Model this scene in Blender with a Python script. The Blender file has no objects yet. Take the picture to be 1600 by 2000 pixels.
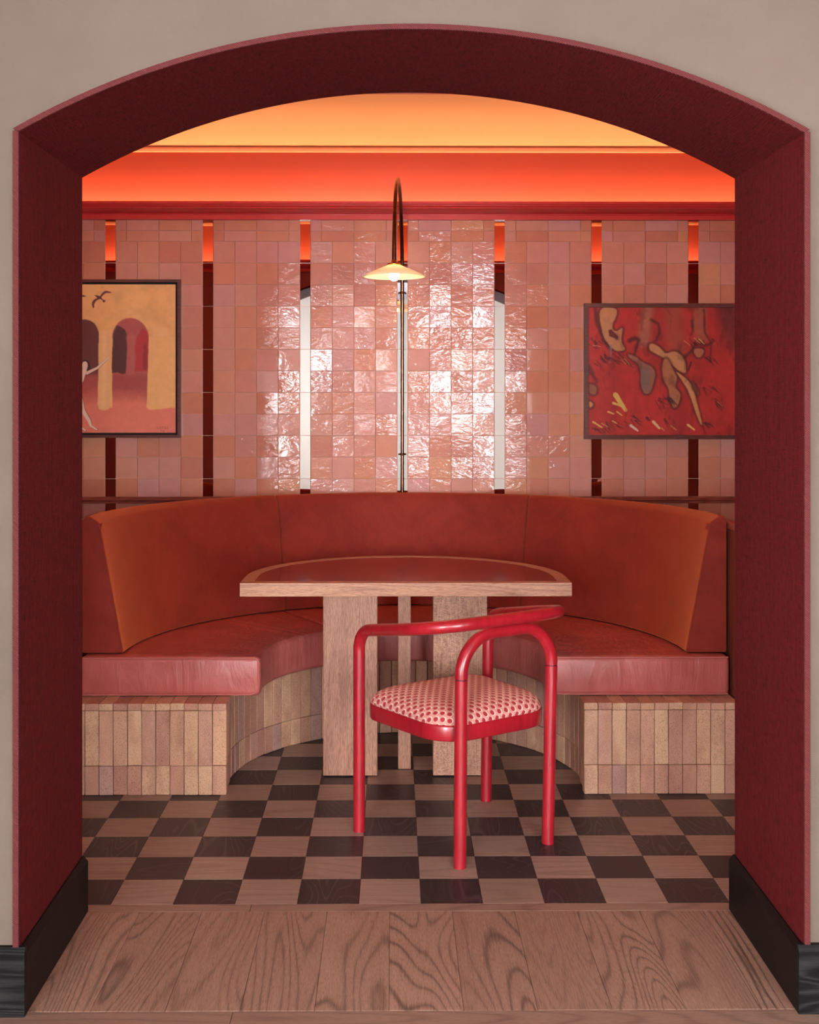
import bpy, bmesh, math, random
import numpy as np
from mathutils import Vector, Matrix

random.seed(7)
PI = math.pi
scene = bpy.context.scene
COL = scene.collection

# ------------------------------------------------------------------ camera
# world: X right, Y into the alcove, booth centre on X = 0
F_PX, H_CAM, YAW = 2326.0, 1.40, 0.0074
cam_data = bpy.data.cameras.new('camera')
cam = bpy.data.objects.new('camera', cam_data)
COL.objects.link(cam)
cam.location = (-0.0446, 0.0, H_CAM)
cam.rotation_euler = (PI / 2, 0, -YAW)
cam_data.sensor_fit = 'AUTO'
cam_data.sensor_width = 36.0
cam_data.lens = F_PX / 2000.0 * 36.0
cam_data.shift_x = 15.0 / 2000.0
cam_data.shift_y = -214.0 / 2000.0
cam_data.clip_start = 0.05
scene.camera = cam

# ------------------------------------------------------------------ world, exposure
world = bpy.data.worlds.new('daylight')
scene.world = world
world.use_nodes = True
_bg = world.node_tree.nodes['Background']
_bg.inputs[0].default_value = (0.93, 0.99, 1.02, 1)
_bg.inputs[1].default_value = 45.0
scene.view_settings.view_transform = 'Standard'
scene.view_settings.look = 'None'
scene.view_settings.gamma = 1.0
scene.view_settings.use_curve_mapping = False
scene.view_settings.exposure = 0.10

LED_STRENGTH = 26.0
LED_COLOR = (1.0, 0.65, 0.29)
BULB_STRENGTH = 110.0

# windows of the outer room: (axis, plane, a0, a1, z0, z1)
REAR_Y, SIDE_X, ROOM_H = -4.5, 3.2, 2.75
WINDOWS = [('rear', -3.10, -1.42, 0.30, 2.62), ('rear', -0.82, -0.54, 1.30, 2.30), ('rear', 0.42, 1.14, 1.05, 2.40),
           ('rear', 1.56, 3.10, 0.30, 2.62), ('left', -3.9, -2.3, 0.45, 2.6), ('left', -1.5, -0.3, 0.45, 2.6), ('left', 0.2, 0.85, 0.45, 2.6)]
for side, a0, a1, z0, z1 in WINDOWS:       # daylight portals that guide the sky through the openings
    ld = bpy.data.lights.new('window_portal', 'AREA')
    ld.shape = 'RECTANGLE'
    ld.size, ld.size_y = a1 - a0, z1 - z0
    lo = bpy.data.objects.new('window_portal', ld)
    COL.objects.link(lo)
    if side == 'rear':
        lo.location = ((a0 + a1) / 2, REAR_Y - 0.02, (z0 + z1) / 2)
        lo.rotation_euler = (PI / 2, 0, 0)
    else:
        lo.location = (-SIDE_X - 0.02, (a0 + a1) / 2, (z0 + z1) / 2)
        lo.rotation_euler = (PI / 2, 0, -PI / 2)
    try:
        ld.cycles.is_portal = True
    except Exception:
        pass

# ------------------------------------------------------------------ helpers
def srgb(r, g, b):
    def f(c):
        c /= 255.0
        return c / 12.92 if c <= 0.04045 else ((c + 0.055) / 1.055) ** 2.4
    return (f(r), f(g), f(b), 1.0)

class G:
    """small node graph helper"""
    def __init__(s, name):
        s.m = bpy.data.materials.new(name)
        s.m.use_nodes = True
        s.t = s.m.node_tree
        s.t.nodes.clear()
        s.out = s.t.nodes.new('ShaderNodeOutputMaterial')
    def n(s, typ, ins=None, **props):
        nd = s.t.nodes.new('ShaderNode' + typ)
        for k, v in props.items():
            setattr(nd, k, v)
        for k, v in (ins or {}).items():
            sock = nd.inputs[k]
            if isinstance(v, bpy.types.NodeSocket):
                s.t.links.new(v, sock)
            elif isinstance(v, bpy.types.Node):
                s.t.links.new(v.outputs[0], sock)
            else:
                sock.default_value = v
        return nd
    def math(s, op, a, b=0.0, c=None):
        ins = {0: a, 1: b}
        if c is not None:
            ins[2] = c
        return s.n('Math', ins, operation=op)
    def ramp(s, fac, stops, interp='LINEAR'):
        nd = s.n('ValToRGB', {0: fac})
        cr = nd.color_ramp
        cr.interpolation = interp
        while len(cr.elements) < len(stops):
            cr.elements.new(0.5)
        for e, (p, c) in zip(cr.elements, stops):
            e.position = p
            e.color = c if len(c) == 4 else (*c, 1)
        return nd
    def mix(s, fac, a, b, blend='MIX'):
        nd = s.n('Mix', None, data_type='RGBA', blend_type=blend)
        for idx, v in ((0, fac), (6, a), (7, b)):
            if isinstance(v, bpy.types.Node):
                s.t.links.new(v.outputs[0], nd.inputs[idx])
            elif isinstance(v, bpy.types.NodeSocket):
                s.t.links.new(v, nd.inputs[idx])
            else:
                nd.inputs[idx].default_value = v
        return nd.outputs[2]
    def bsdf(s, base, rough=0.5, normal=None, **kw):
        nd = s.n('BsdfPrincipled', {'Base Color': base, 'Roughness': rough})
        for k, v in kw.items():
            key = k.replace('_', ' ').title().replace('Ior', 'IOR')
            if isinstance(v, (bpy.types.Node, bpy.types.NodeSocket)):
                s.t.links.new(v.outputs[0] if isinstance(v, bpy.types.Node) else v, nd.inputs[key])
            else:
                nd.inputs[key].default_value = v
        if normal is not None:
            s.t.links.new(normal.outputs[0], nd.inputs['Normal'])
        s.t.links.new(nd.outputs[0], s.out.inputs[0])
        return nd
    def coords(s, rnd=True, space='Object'):
        tc = s.n('TexCoord')
        v = tc.outputs[space]
        if rnd:
            oi = s.n('ObjectInfo')
            cx = s.n('CombineXYZ', {0: s.math('MULTIPLY', oi.outputs['Random'], 37.1),
                                    1: s.math('MULTIPLY', oi.outputs['Random'], 91.7),
                                    2: s.math('MULTIPLY', oi.outputs['Random'], 53.3)})
            v = s.n('VectorMath', {0: v, 1: cx}, operation='ADD').outputs[0]
        return v
    def scale(s, v, sc):
        return s.n('Mapping', {'Vector': v, 'Scale': sc}).outputs[0]
    def noise(s, v, sc, detail=3.0, rough=0.5, dist=0.0):
        return s.n('TexNoise', {'Vector': v, 'Scale': sc, 'Detail': detail, 'Roughness': rough, 'Distortion': dist})
    def bump(s, h, strength=0.3, dist=0.01):
        return s.n('Bump', {'Height': h, 'Strength': strength, 'Distance': dist})
    def rand(s):
        return s.n('ObjectInfo').outputs['Random']

def wood(name, dark, mid, light, axis='x', rings=9.0, rough=0.45, vary=0.25, fine=0.5, bump=0.15, stretch=0.10,
         coat=0.0, pore=0.0, fleck=False, lines=0.0, nl=24.0, line_col=None, spec=0.5):
    g = G(name)
    v = g.coords()
    sc = [1.0, 1.0, 1.0]
    sc['xyz'.index(axis)] = stretch
    vs = g.scale(v, tuple(sc))
    d = g.noise(vs, rings * 0.45, 2.0, 0.5)
    base = g.n('VectorMath', {0: vs, 1: g.n('VectorMath', {0: d.outputs['Color'], 'Scale': 0.35}, operation='SCALE').outputs[0]},
               operation='ADD').outputs[0]
    band = g.noise(base, rings, 1.0, 0.4)
    saw = g.math('FRACT', g.math('MULTIPLY', band, nl))
    tri = g.math('ABSOLUTE', g.math('SUBTRACT', g.math('MULTIPLY', saw, 2.0), 1.0))
    sc2 = [1.0, 1.0, 1.0]
    sc2['xyz'.index(axis)] = 0.03
    fn = g.noise(g.scale(v, tuple(sc2)), 330.0, 4.0, 0.65)
    big = g.noise(vs, rings * 0.6, 2.0)
    a = g.math('ADD', g.math('MULTIPLY', tri, 1.0 - fine), g.math('MULTIPLY', fn, fine))
    a = g.math('ADD', g.math('MULTIPLY', a, 0.75), g.math('MULTIPLY', big, 0.25))
    col = g.ramp(a, [(0.18, dark), (0.45, mid), (0.75, light)])
    br = g.n('HueSaturation', {'Color': col, 'Hue': 0.5, 'Saturation': 1.0,
                               'Value': g.math('MULTIPLY_ADD', g.rand(), vary, 1.0 - vary / 2), 'Fac': 1.0})
    c = br.outputs[0]
    if lines > 0:
        jit = g.math('ADD', tri, g.math('MULTIPLY', g.math('SUBTRACT', fn, 0.5), 0.7))
        lm = g.ramp(jit, [(0.02, (1, 1, 1)), (0.34, (0, 0, 0))])
        md = g.ramp(big, [(0.36, (0.15, 0.15, 0.15)), (0.60, (1, 1, 1))])
        c = g.mix(g.math('MULTIPLY', g.math('MULTIPLY', lm, md), lines), c, line_col or dark)
    if pore > 0:
        sc3 = [1.0, 1.0, 1.0]
        sc3['xyz'.index(axis)] = 0.055
        pn = g.noise(g.scale(v, tuple(sc3)), 850.0, 2.0, 0.5)
        pf = g.ramp(pn, [(0.50, (0, 0, 0)), (0.60, (1, 1, 1))])
        c = g.mix(g.math('MULTIPLY', pf, pore), c, dark)
        if fleck:
            scf = [0.30, 0.30, 0.30]
            scf['xyz'.index(axis)] = 0.55
            fl = g.noise(g.scale(v, tuple(scf)), 120.0, 3.0, 0.6, 1.5)
            c = g.mix(g.math('MULTIPLY', g.ramp(fl, [(0.44, (0, 0, 0)), (0.50, (1, 1, 1)), (0.56, (0, 0, 0))]), 0.75), c, light)
    g.bsdf(c, rough, g.bump(fn, bump, 0.002), coat_weight=coat, coat_roughness=0.12, specular_ior_level=spec)
    return g.m

def plain(name, col, rough=0.5, nscale=0, nstr=0.2, var=0.0, **kw):
    g = G(name)
    v = g.coords(False)
    c = col
    nrm = None
    if nscale:
        nz = g.noise(v, nscale, 5.0, 0.6)
        nrm = g.bump(nz, nstr, 0.01)
        if var:
            big = g.noise(v, nscale * 0.2, 4.0)
            c = g.n('HueSaturation', {'Color': col, 'Hue': 0.5, 'Saturation': 1.0, 'Fac': 1.0,
                                      'Value': g.math('MULTIPLY_ADD', big, var * 2, 1 - var)}).outputs[0]
    g.bsdf(c, rough, nrm, **kw)
    return g.m

class MB:
    """mesh builder"""
    def __init__(s):
        s.v, s.f, s.mi, s.sm = [], [], [], []
    def add(s, vs, fs, mi=0, smooth=False):
        o = len(s.v)
        s.v += [tuple(p) for p in vs]
        for f in fs:
            s.f.append([i + o for i in f])
            s.mi.append(mi)
            s.sm.append(smooth)
        return s
    def box(s, x0, x1, y0, y1, z0, z1, mi=0):
        vs = [(x, y, z) for z in (z0, z1) for y in (y0, y1) for x in (x0, x1)]
        return s.add(vs, [(0, 2, 3, 1), (4, 5, 7, 6), (0, 1, 5, 4), (2, 6, 7, 3), (0, 4, 6, 2), (1, 3, 7, 5)], mi)
    def prism(s, pts, a, b, plane='xy', mi=0, mi_a=None, mi_b=None, smooth=False):
        def p3(p, d):
            return {'xy': (p[0], p[1], d), 'xz': (p[0], d, p[1]), 'yz': (d, p[0], p[1])}[plane]
        n = len(pts)
        vs = [p3(p, a) for p in pts] + [p3(p, b) for p in pts]
        s.add(vs, [(i, (i + 1) % n, n + (i + 1) % n, n + i) for i in range(n)], mi, smooth)
        s.add(vs[:n], [list(range(n))[::-1]], mi if mi_a is None else mi_a)
        s.add(vs[n:], [list(range(n))], mi if mi_b is None else mi_b)
        return s
    def tube(s, pts, r, seg=14, mi=0, closed=False, caps=True):
        pts = [Vector(p) for p in pts]
        n = len(pts)
        rr = r if isinstance(r, (list, tuple)) else [r] * n
        tang = []
        for i in range(n):
            a = pts[(i - 1) % n] if (i > 0 or closed) else pts[i]
            b = pts[(i + 1) % n] if (i < n - 1 or closed) else pts[i]
            tang.append((b - a).normalized())
        up = Vector((0, 0, 1)) if abs(tang[0].z) < 0.9 else Vector((1, 0, 0))
        nv = (up - tang[0] * up.dot(tang[0])).normalized()
        vs = []
        for i in range(n):
            nv = (nv - tang[i] * nv.dot(tang[i])).normalized()
            bv = tang[i].cross(nv)
            for k in range(seg):
                a = 2 * PI * k / seg
                vs.append(pts[i] + (nv * math.cos(a) + bv * math.sin(a)) * rr[i])
        fs = []
        for i in range(n if closed else n - 1):
            j = (i + 1) % n
            for k in range(seg):
                fs.append((i * seg + k, i * seg + (k + 1) % seg, j * seg + (k + 1) % seg, j * seg + k))
        s.add(vs, fs, mi, True)
        if caps and not closed:
            s.add(vs[:seg], [list(range(seg))[::-1]], mi)
            s.add(vs[-seg:], [list(range(seg))], mi)
        return s
    def lathe(s, prof, c=(0, 0, 0), seg=40, mi=0, smooth=True):
        vs, fs = [], []
        for (r, z) in prof:
            for k in range(seg):
                a = 2 * PI * k / seg
                vs.append((c[0] + r * math.cos(a), c[1] + r * math.sin(a), c[2] + z))
        for i in range(len(prof) - 1):
            for k in range(seg):
                fs.append((i * seg + k, i * seg + (k + 1) % seg, (i + 1) * seg + (k + 1) % seg, (i + 1) * seg + k))
        return s.add(vs, fs, mi, smooth)
    def mesh(s, name, mats):
        me = bpy.data.meshes.new(name)
        me.from_pydata(s.v, [], s.f)
        for m in (mats if isinstance(mats, (list, tuple)) else [mats]):
            me.materials.append(m)
        me.polygons.foreach_set('material_index', s.mi)
        me.polygons.foreach_set('use_smooth', s.sm)
        bm = bmesh.new()
        bm.from_mesh(me)
        bmesh.ops.recalc_face_normals(bm, faces=bm.faces)
        bm.to_mesh(me)
        bm.free()
        me.update()
        return me

def link(name, me, parent=None, loc=None, rot=None):
    o = bpy.data.objects.new(name, me)
    COL.objects.link(o)
    if parent is not None:
        o.parent = parent
    if loc is not None:
        o.location = loc
    if rot is not None:
        o.rotation_euler = rot
    return o

def tag(o, label=None, cat=None, group=None, kind=None):
    for k, v in (('label', label), ('category', cat), ('group', group), ('kind', kind)):
        if v:
            o[k] = v
    return o

def empty(name, loc=(0, 0, 0), rz=0.0):
    o = bpy.data.objects.new(name, None)
    COL.objects.link(o)
    o.location = loc
    o.rotation_euler = (0, 0, rz)
    o.empty_display_size = 0.1
    return o

def bevel(me, width, seg=2, angle=40, smooth=True):
    bm = bmesh.new()
    bm.from_mesh(me)
    bmesh.ops.remove_doubles(bm, verts=bm.verts, dist=1e-6)
    es = [e for e in bm.edges if len(e.link_faces) == 2 and e.calc_face_angle(0) > math.radians(angle)]
    bmesh.ops.bevel(bm, geom=es, offset=width, segments=seg, profile=0.5, affect='EDGES', clamp_overlap=True)
    bmesh.ops.recalc_face_normals(bm, faces=bm.faces)
    for f in bm.faces:
        f.smooth = smooth
    bm.to_mesh(me)
    bm.free()
    return me

def bbox_mesh(name, sx, sy, sz, bev, mat, seg=1):
    """bevelled box, centred"""
    me = MB().box(-sx / 2, sx / 2, -sy / 2, sy / 2, -sz / 2, sz / 2).mesh(name, mat)
    return bevel(me, bev, seg, smooth=False)

def fillet(pts, rad, n=10):
    pts = [Vector(p) for p in pts]
    out = [pts[0]]
    for i in range(1, len(pts) - 1):
        a, b, c = pts[i - 1], pts[i], pts[i + 1]
        r = rad[i] if isinstance(rad, (list, tuple)) else rad
        u, w = (a - b).normalized(), (c - b).normalized()
        ang = u.angle(w)
        if r <= 0 or ang > 3.1:
            out.append(b)
            continue
        t = r / math.tan(ang / 2)
        bis = (u + w).normalized()
        cen = b + bis * (r / math.sin(ang / 2))
        p0 = b + u * t - cen
        p1 = b + w * t - cen
        tot = p0.angle(p1)
        ax = p0.cross(p1).normalized()
        for k in range(n + 1):
            out.append(cen + Matrix.Rotation(tot * k / n, 3, ax) @ p0)
    out.append(pts[-1])
    return out

def resample(pts, step):
    out = [pts[0]]
    for a, b in zip(pts, pts[1:]):
        a, b = Vector(a), Vector(b)
        n = max(1, int((b - a).length / step))
        for k in range(1, n + 1):
            out.append(a.lerp(b, k / n))
    return out

# ------------------------------------------------------------------ materials
M = {}

def make_materials():
    # outer plaster
    g = G('warm_grey_plaster')
    v = g.coords(False)
    n1 = g.noise(v, 55.0, 6.0, 0.65)
    n2 = g.noise(v, 3.5, 4.0, 0.6)
    pit = g.ramp(g.noise(v, 24.0, 3.0, 0.5), [(0.60, (0, 0, 0)), (0.75, (1, 1, 1))])
    h = g.math('SUBTRACT', g.math('ADD', g.math('MULTIPLY', n1, 0.35), n2), g.math('MULTIPLY', pit, 0.4))
    g.bsdf(g.ramp(n2, [(0.3, srgb(106, 90, 79)), (0.7, srgb(114, 98, 86))]), 0.85, g.bump(h, 0.28, 0.006))
    M['plaster'] = g.m

    # burgundy woven lining
    g = G('burgundy_woven_fabric')
    v = g.coords(False)
    wx = g.noise(g.scale(v, (1, 0.12, 0.12)), 420.0, 2.0)
    wz = g.noise(g.scale(v, (0.2, 1.0, 0.05)), 520.0, 2.0)
    wv = g.noise(g.scale(v, (0.2, 0.05, 1.0)), 520.0, 2.0)
    h = g.math('ADD', g.math('ADD', wx, wz), wv)
    sl = g.noise(g.scale(v, (1, 1, 0.03)), 60.0, 3.0)
    f = g.math('ADD', g.math('MULTIPLY', h, 0.30), g.math('MULTIPLY', sl, 0.2))
    g.bsdf(g.ramp(f, [(0.38, srgb(56, 4, 8)), (0.62, srgb(100, 18, 23))]), 0.9, g.bump(h, 0.7, 0.004),
           sheen_weight=0.06, sheen_roughness=0.4, sheen_tint=srgb(200, 90, 80), specular_ior_level=0.15)
    M['fabric'] = g.m
    g = G('stitched_hem')
    v = g.coords(False)
    sx = g.n('SeparateXYZ', {0: v})
    w = g.math('SINE', g.math('MULTIPLY', g.math('ADD', sx.outputs[2], g.math('MULTIPLY', sx.outputs[0], 0.8)), 1500.0))
    g.bsdf(g.ramp(w, [(0.2, srgb(82, 22, 26)), (0.8, srgb(130, 54, 52))]), 0.85, g.bump(w, 0.5, 0.002))
    M['hem'] = g.m

    M['maroon_wall'] = plain('maroon_plaster', srgb(160, 86, 84), 0.6, 40, 0.1, 0.1)
    M['cove_red'] = plain('red_cove_paint', srgb(160, 64, 48), 0.55, 30, 0.05, 0.06)
    M['cornice'] = plain('red_gloss_cornice', srgb(214, 60, 60), 0.28, 12, 0.04)
    M['ceiling'] = plain('peach_ceiling_paint', srgb(232, 176, 140), 0.7, 30, 0.05, 0.03)
    M['outer_wall'] = plain('cream_wall_paint', srgb(196, 190, 182), 0.7, 40, 0.05)
    M['outer_ceiling'] = plain('mauve_ceiling_paint', srgb(176, 164, 170), 0.8, 30, 0.05)
    M['grout'] = plain('pale_pink_grout', srgb(222, 176, 158), 0.8, 200, 0.2)
    M['window_frame'] = plain('white_window_paint', srgb(225, 222, 215), 0.4)

    # glazed hand-made tile
    g = G('pink_glazed_tile')
    geo = g.n('NewGeometry')
    pos = geo.outputs['Position']
    oi = g.rand()
    r = g.math('FRACT', g.math('ADD', g.math('MULTIPLY', oi, 17.3), geo.outputs['Random Per Island']))
    off = g.n('VectorMath', {0: pos, 1: g.n('CombineXYZ', {0: g.math('MULTIPLY', r, 31.0), 1: g.math('MULTIPLY', r, 57.0),
                                                          2: g.math('MULTIPLY', r, 83.0)})}, operation='ADD').outputs[0]
    n1 = g.noise(g.scale(off, (1, 1, 1.6)), 17.0, 2.0, 0.5, 0.6)
    n2 = g.noise(g.scale(off, (0.6, 1, 1.6)), 58.0, 2.0, 0.5, 1.2)
    pin = g.ramp(g.noise(off, 190.0, 1.0), [(0.72, (0, 0, 0)), (0.80, (1, 1, 1))])
    amp = g.math('MULTIPLY_ADD', g.math('POWER', g.math('FRACT', g.math('MULTIPLY', r, 7.77)), 1.6), 1.6, 0.40)
    h = g.math('MULTIPLY', g.math('ADD', g.math('MULTIPLY', n1, 0.9), g.math('MULTIPLY', n2, 0.31)), amp)
    h = g.math('SUBTRACT', h, g.math('MULTIPLY', pin, 0.05))
    base = g.ramp(r, [(0.0, srgb(208, 144, 122)), (0.22, srgb(202, 132, 106)), (0.45, srgb(206, 144, 132)),
                      (0.65, srgb(196, 126, 103)), (0.85, srgb(202, 146, 142)), (1.0, srgb(210, 146, 112))])
    cl = g.noise(off, 22.0, 4.0, 0.6)
    c = g.n('HueSaturation', {'Color': base, 'Hue': 0.5, 'Saturation': 1.0, 'Fac': 1.0,
                              'Value': g.math('MULTIPLY_ADD', cl, 0.24, 0.88)}).outputs[0]
    g.bsdf(c, 0.07, g.bump(h, 0.6, 0.0026), specular_ior_level=0.5)
    M['tile'] = g.m

    g = G('mirror_strip')
    nz = g.noise(g.coords(False), 6.0, 1.0)
    g.bsdf((0.80, 0.78, 0.78, 1), 0.015, g.bump(nz, 0.02, 0.004), metallic=1.0)
    M['mirror'] = g.m

    # velvet
    g = G('rust_velvet')
    v = g.coords(False)
    big = g.noise(v, 6.0, 5.0, 0.65, 0.6)
    rib = g.noise(g.scale(v, (1, 1, 0.2)), 260.0, 3.0, 0.6)
    f = g.math('ADD', g.math('MULTIPLY', big, 0.7), g.math('MULTIPLY', rib, 0.3))
    g.bsdf(g.ramp(f, [(0.3, srgb(112, 30, 27)), (0.7, srgb(146, 48, 34))]), 0.75, g.bump(rib, 0.25, 0.002),
           sheen_weight=0.62, sheen_roughness=0.55, sheen_tint=srgb(255, 140, 84), specular_ior_level=0.2)
    M['velvet'] = g.m

    # leather
    g = G('russet_leather')
    v = g.coords(False)
    wr = g.noise(g.scale(v, (2.0, 1.0, 0.6)), 5.5, 4.0, 0.55, 1.2)
    gr = g.n('TexVoronoi', {'Vector': v, 'Scale': 420.0})
    big = g.noise(v, 7.0, 4.0)
    sxyz = g.n('SeparateXYZ', {0: v})
    ang = g.math('ARCTAN2', sxyz.outputs[1], sxyz.outputs[0])
    gat = g.noise(g.n('CombineXYZ', {0: g.math('MULTIPLY', ang, 16.0), 1: g.math('MULTIPLY', sxyz.outputs[2], 5.0), 2: 0.0}), 1.0, 3.0, 0.6)
    h = g.math('ADD', g.math('ADD', g.math('MULTIPLY', wr, 0.7), g.math('MULTIPLY', gat, 0.55)), g.math('MULTIPLY', gr.outputs[0], 0.02))
    g.bsdf(g.ramp(big, [(0.3, srgb(174, 84, 77)), (0.7, srgb(196, 104, 97))]), 0.36, g.bump(h, 0.45, 0.02),
           specular_ior_level=0.55)
    M['leather'] = g.m
    M['piping'] = plain('leather_piping', srgb(190, 100, 92), 0.4)

    # brick
    g = G('speckled_brick')
    v = g.coords()
    geo_r = g.rand()
    r2 = g.math('FRACT', g.math('MULTIPLY', geo_r, 13.37))
    base = g.ramp(r2, [(0.0, srgb(222, 174, 140)), (0.2, srgb(228, 182, 146)), (0.4, srgb(204, 150, 126)),
                       (0.55, srgb(224, 174, 138)), (0.7, srgb(192, 136, 116)), (0.85, srgb(216, 162, 134)),
                       (1.0, srgb(190, 146, 134))])
    sp = g.noise(v, 330.0, 2.0, 0.7)
    spots = g.ramp(sp, [(0.34, (0.42, 0.36, 0.34)), (0.46, (1, 1, 1)), (0.68, (1, 1, 1)), (0.8, (1.25, 1.2, 1.15))])
    flame = g.noise(g.scale(v, (1, 1, 0.5)), 13.0, 3.0, 0.6)
    c = g.mix(g.math('MULTIPLY', g.ramp(flame, [(0.45, (0, 0, 0)), (0.7, (1, 1, 1))]), 0.45), base, srgb(158, 98, 88))
    c = g.mix(0.85, c, spots, 'MULTIPLY')
    g.bsdf(c, 0.88, g.bump(g.math('ADD', sp, flame), 0.45, 0.004))
    M['brick'] = g.m
    M['mortar'] = plain('dark_joint_mortar', srgb(96, 74, 64), 0.9, 150, 0.3)

    # woods
    M['oak'] = wood('oak_table', srgb(128, 76, 56), srgb(186, 130, 100), srgb(206, 154, 120), 'x', 7, 0.5, 0.0, 0.75, 0.25, pore=0.6, lines=0.3, nl=18)
    M['oak_leg'] = wood('oak_leg', srgb(122, 74, 58), srgb(178, 122, 97), srgb(198, 146, 117), 'z', 7, 0.5, 0.12, 0.8, 0.25, pore=0.7)
    M['oak_fleck'] = wood('quarter_sawn_oak', srgb(108, 64, 50), srgb(160, 104, 82), srgb(208, 158, 126), 'z', 7, 0.5, 0.0, 0.8, 0.25, pore=0.4, fleck=True)
    g = G('polished_burl_veneer')
    v = g.coords(False)
    a = g.noise(g.scale(v, (0.7, 1.4, 1)), 5.0, 6.0, 0.65, 1.6)
    g.bsdf(g.ramp(a, [(0.3, srgb(98, 34, 26)), (0.55, srgb(136, 56, 42)), (0.75, srgb(160, 82, 60))]), 0.16,
           coat_weight=0.4, coat_roughness=0.06)
    M['burl'] = g.m
    M['parquet_light'] = wood('light_parquet', srgb(122, 96, 83), srgb(164, 136, 120), srgb(180, 153, 136), 'x', 5, 0.42, 0.22, 0.85, 0.12, pore=0.3, lines=0.45, nl=20)
    M['parquet_dark'] = wood('dark_parquet', srgb(30, 25, 27), srgb(42, 36, 39), srgb(60, 52, 54), 'x', 6, 0.42, 0.3, 0.8, 0.15, stretch=0.22, lines=0.6, nl=26, line_col=srgb(104, 90, 88))
    M['plank'] = wood('oak_plank', srgb(108, 84, 72), srgb(170, 132, 112), srgb(190, 152, 130), 'y', 5, 0.42, 0.2, 0.85, 0.15, stretch=0.13, pore=0.45, lines=0.8, nl=26, line_col=srgb(84, 66, 58))
    M['plank_x'] = wood('oak_cross_plank', srgb(112, 86, 74), srgb(154, 120, 103), srgb(170, 136, 117), 'x', 5, 0.42, 0.18, 0.85, 0.12, pore=0.4, lines=0.5, nl=20)
    M['black_wood'] = wood('black_stained_oak', srgb(9, 8, 8), srgb(20, 18, 18), srgb(52, 50, 50), 'x', 10, 0.6, 0.0, 0.6, 0.3, spec=0.12)
    M['black_wood_y'] = wood('black_stained_oak_jamb', srgb(7, 5, 5), srgb(13, 10, 10), srgb(22, 18, 18), 'y', 10, 0.5, 0.0, 0.6, 0.3, spec=0.2)
    M['red_wood'] = wood('red_mahogany', srgb(92, 34, 28), srgb(140, 66, 52), srgb(164, 84, 66), 'x', 10, 0.3, 0.0, 0.6, 0.1)
    M['red_wood_y'] = wood('red_mahogany_panel', srgb(76, 30, 25), srgb(112, 52, 42), srgb(136, 68, 54), 'z', 8, 0.35, 0.0, 0.6, 0.1)
    M['frame'] = wood('walnut_frame', srgb(60, 24, 20), srgb(92, 42, 34), srgb(110, 54, 44), 'x', 12, 0.45, 0.0, 0.6, 0.1)
    M['black'] = plain('black_gap', srgb(28, 14, 14), 0.8)

    # chair lacquer
    g = G('red_lacquer')
    v = g.coords(False)
    gn = g.noise(g.scale(v, (1, 1, 0.12)), 60.0, 4.0, 0.6)
    big = g.noise(v, 5.0, 3.0)
    f = g.math('ADD', g.math('MULTIPLY', gn, 0.5), g.math('MULTIPLY', big, 0.5))
    g.bsdf(g.ramp(f, [(0.3, srgb(138, 16, 30)), (0.7, srgb(190, 36, 47))]), 0.28, specular_ior_level=0.6,
           coat_weight=0.3, coat_roughness=0.15)
    M['lacquer'] = g.m
    M['groove'] = plain('dark_red_groove', srgb(66, 10, 16), 0.6)

    # dotted velvet: staggered dots in unwrapped seat coordinates (metres)
    g = G('dotted_cut_velvet')
    uv = g.n('TexCoord').outputs['UV']
    s = g.n('SeparateXYZ', {0: uv})
    px, py = 0.0285, 0.0180
    row = g.math('FLOOR', g.math('DIVIDE', s.outputs[1], py))
    u = g.math('ADD', g.math('DIVIDE', s.outputs[0], px), g.math('MULTIPLY', g.math('FLOORED_MODULO', row, 2.0), 0.5))
    du = g.math('MULTIPLY', g.math('SUBTRACT', g.math('FRACT', u), 0.5), px)
    dv = g.math('MULTIPLY', g.math('SUBTRACT', g.math('FRACT', g.math('DIVIDE', s.outputs[1], py)), 0.5), py)
    def disc(ox, oy, r):
        a = g.math('SUBTRACT', du, ox)
        b = g.math('SUBTRACT', dv, oy)
        d = g.math('SQRT', g.math('ADD', g.math('MULTIPLY', a, a), g.math('MULTIPLY', b, b)))
        return g.ramp(g.math('MULTIPLY', d, 60.0), [((r - 0.0006) * 60, (1, 1, 1)), ((r + 0.0006) * 60, (0, 0, 0))])
    fz = g.noise(uv, 700.0, 2.0)
    c = g.mix(disc(0.0026, -0.0016, 0.0092), srgb(222, 150, 138), srgb(240, 206, 190))
    dot = disc(0, 0, 0.0076)
    c = g.mix(dot, c, srgb(172, 40, 50))
    g.bsdf(c, 0.85, g.bump(g.math('ADD', g.math('MULTIPLY', dot, 0.6), g.math('MULTIPLY', fz, 0.3)), 0.4, 0.003),
           sheen_weight=0.3, sheen_tint=srgb(255, 190, 170))
    M['dots'] = g.m

    g = G('aged_brass')
    nz = g.noise(g.coords(False), 30.0, 4.0)
    g.bsdf(g.ramp(nz, [(0.3, srgb(88, 64, 52)), (0.7, srgb(122, 90, 70))]), 0.22, metallic=1.0)
    M['brass'] = g.m
    g = G('polished_brass')
    nz = g.noise(g.coords(False), 30.0, 2.0)
    g.bsdf(g.ramp(nz, [(0.3, srgb(214, 160, 84)), (0.7, srgb(232, 184, 104))]), 0.22, metallic=1.0)
    M['bright_brass'] = g.m

    g = G('opal_glass_shade')
    nz = g.noise(g.coords(False), 20.0, 2.0)
    colr = g.ramp(nz, [(0.0, srgb(250, 240, 220)), (1.0, srgb(255, 246, 230))])
    tr = g.n('BsdfTranslucent', {'Color': colr})
    df = g.n('BsdfPrincipled', {'Base Color': colr, 'Roughness': 0.15})
    mx = g.n('MixShader', {0: 0.5})
    g.t.links.new(tr.outputs[0], mx.inputs[1])
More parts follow.
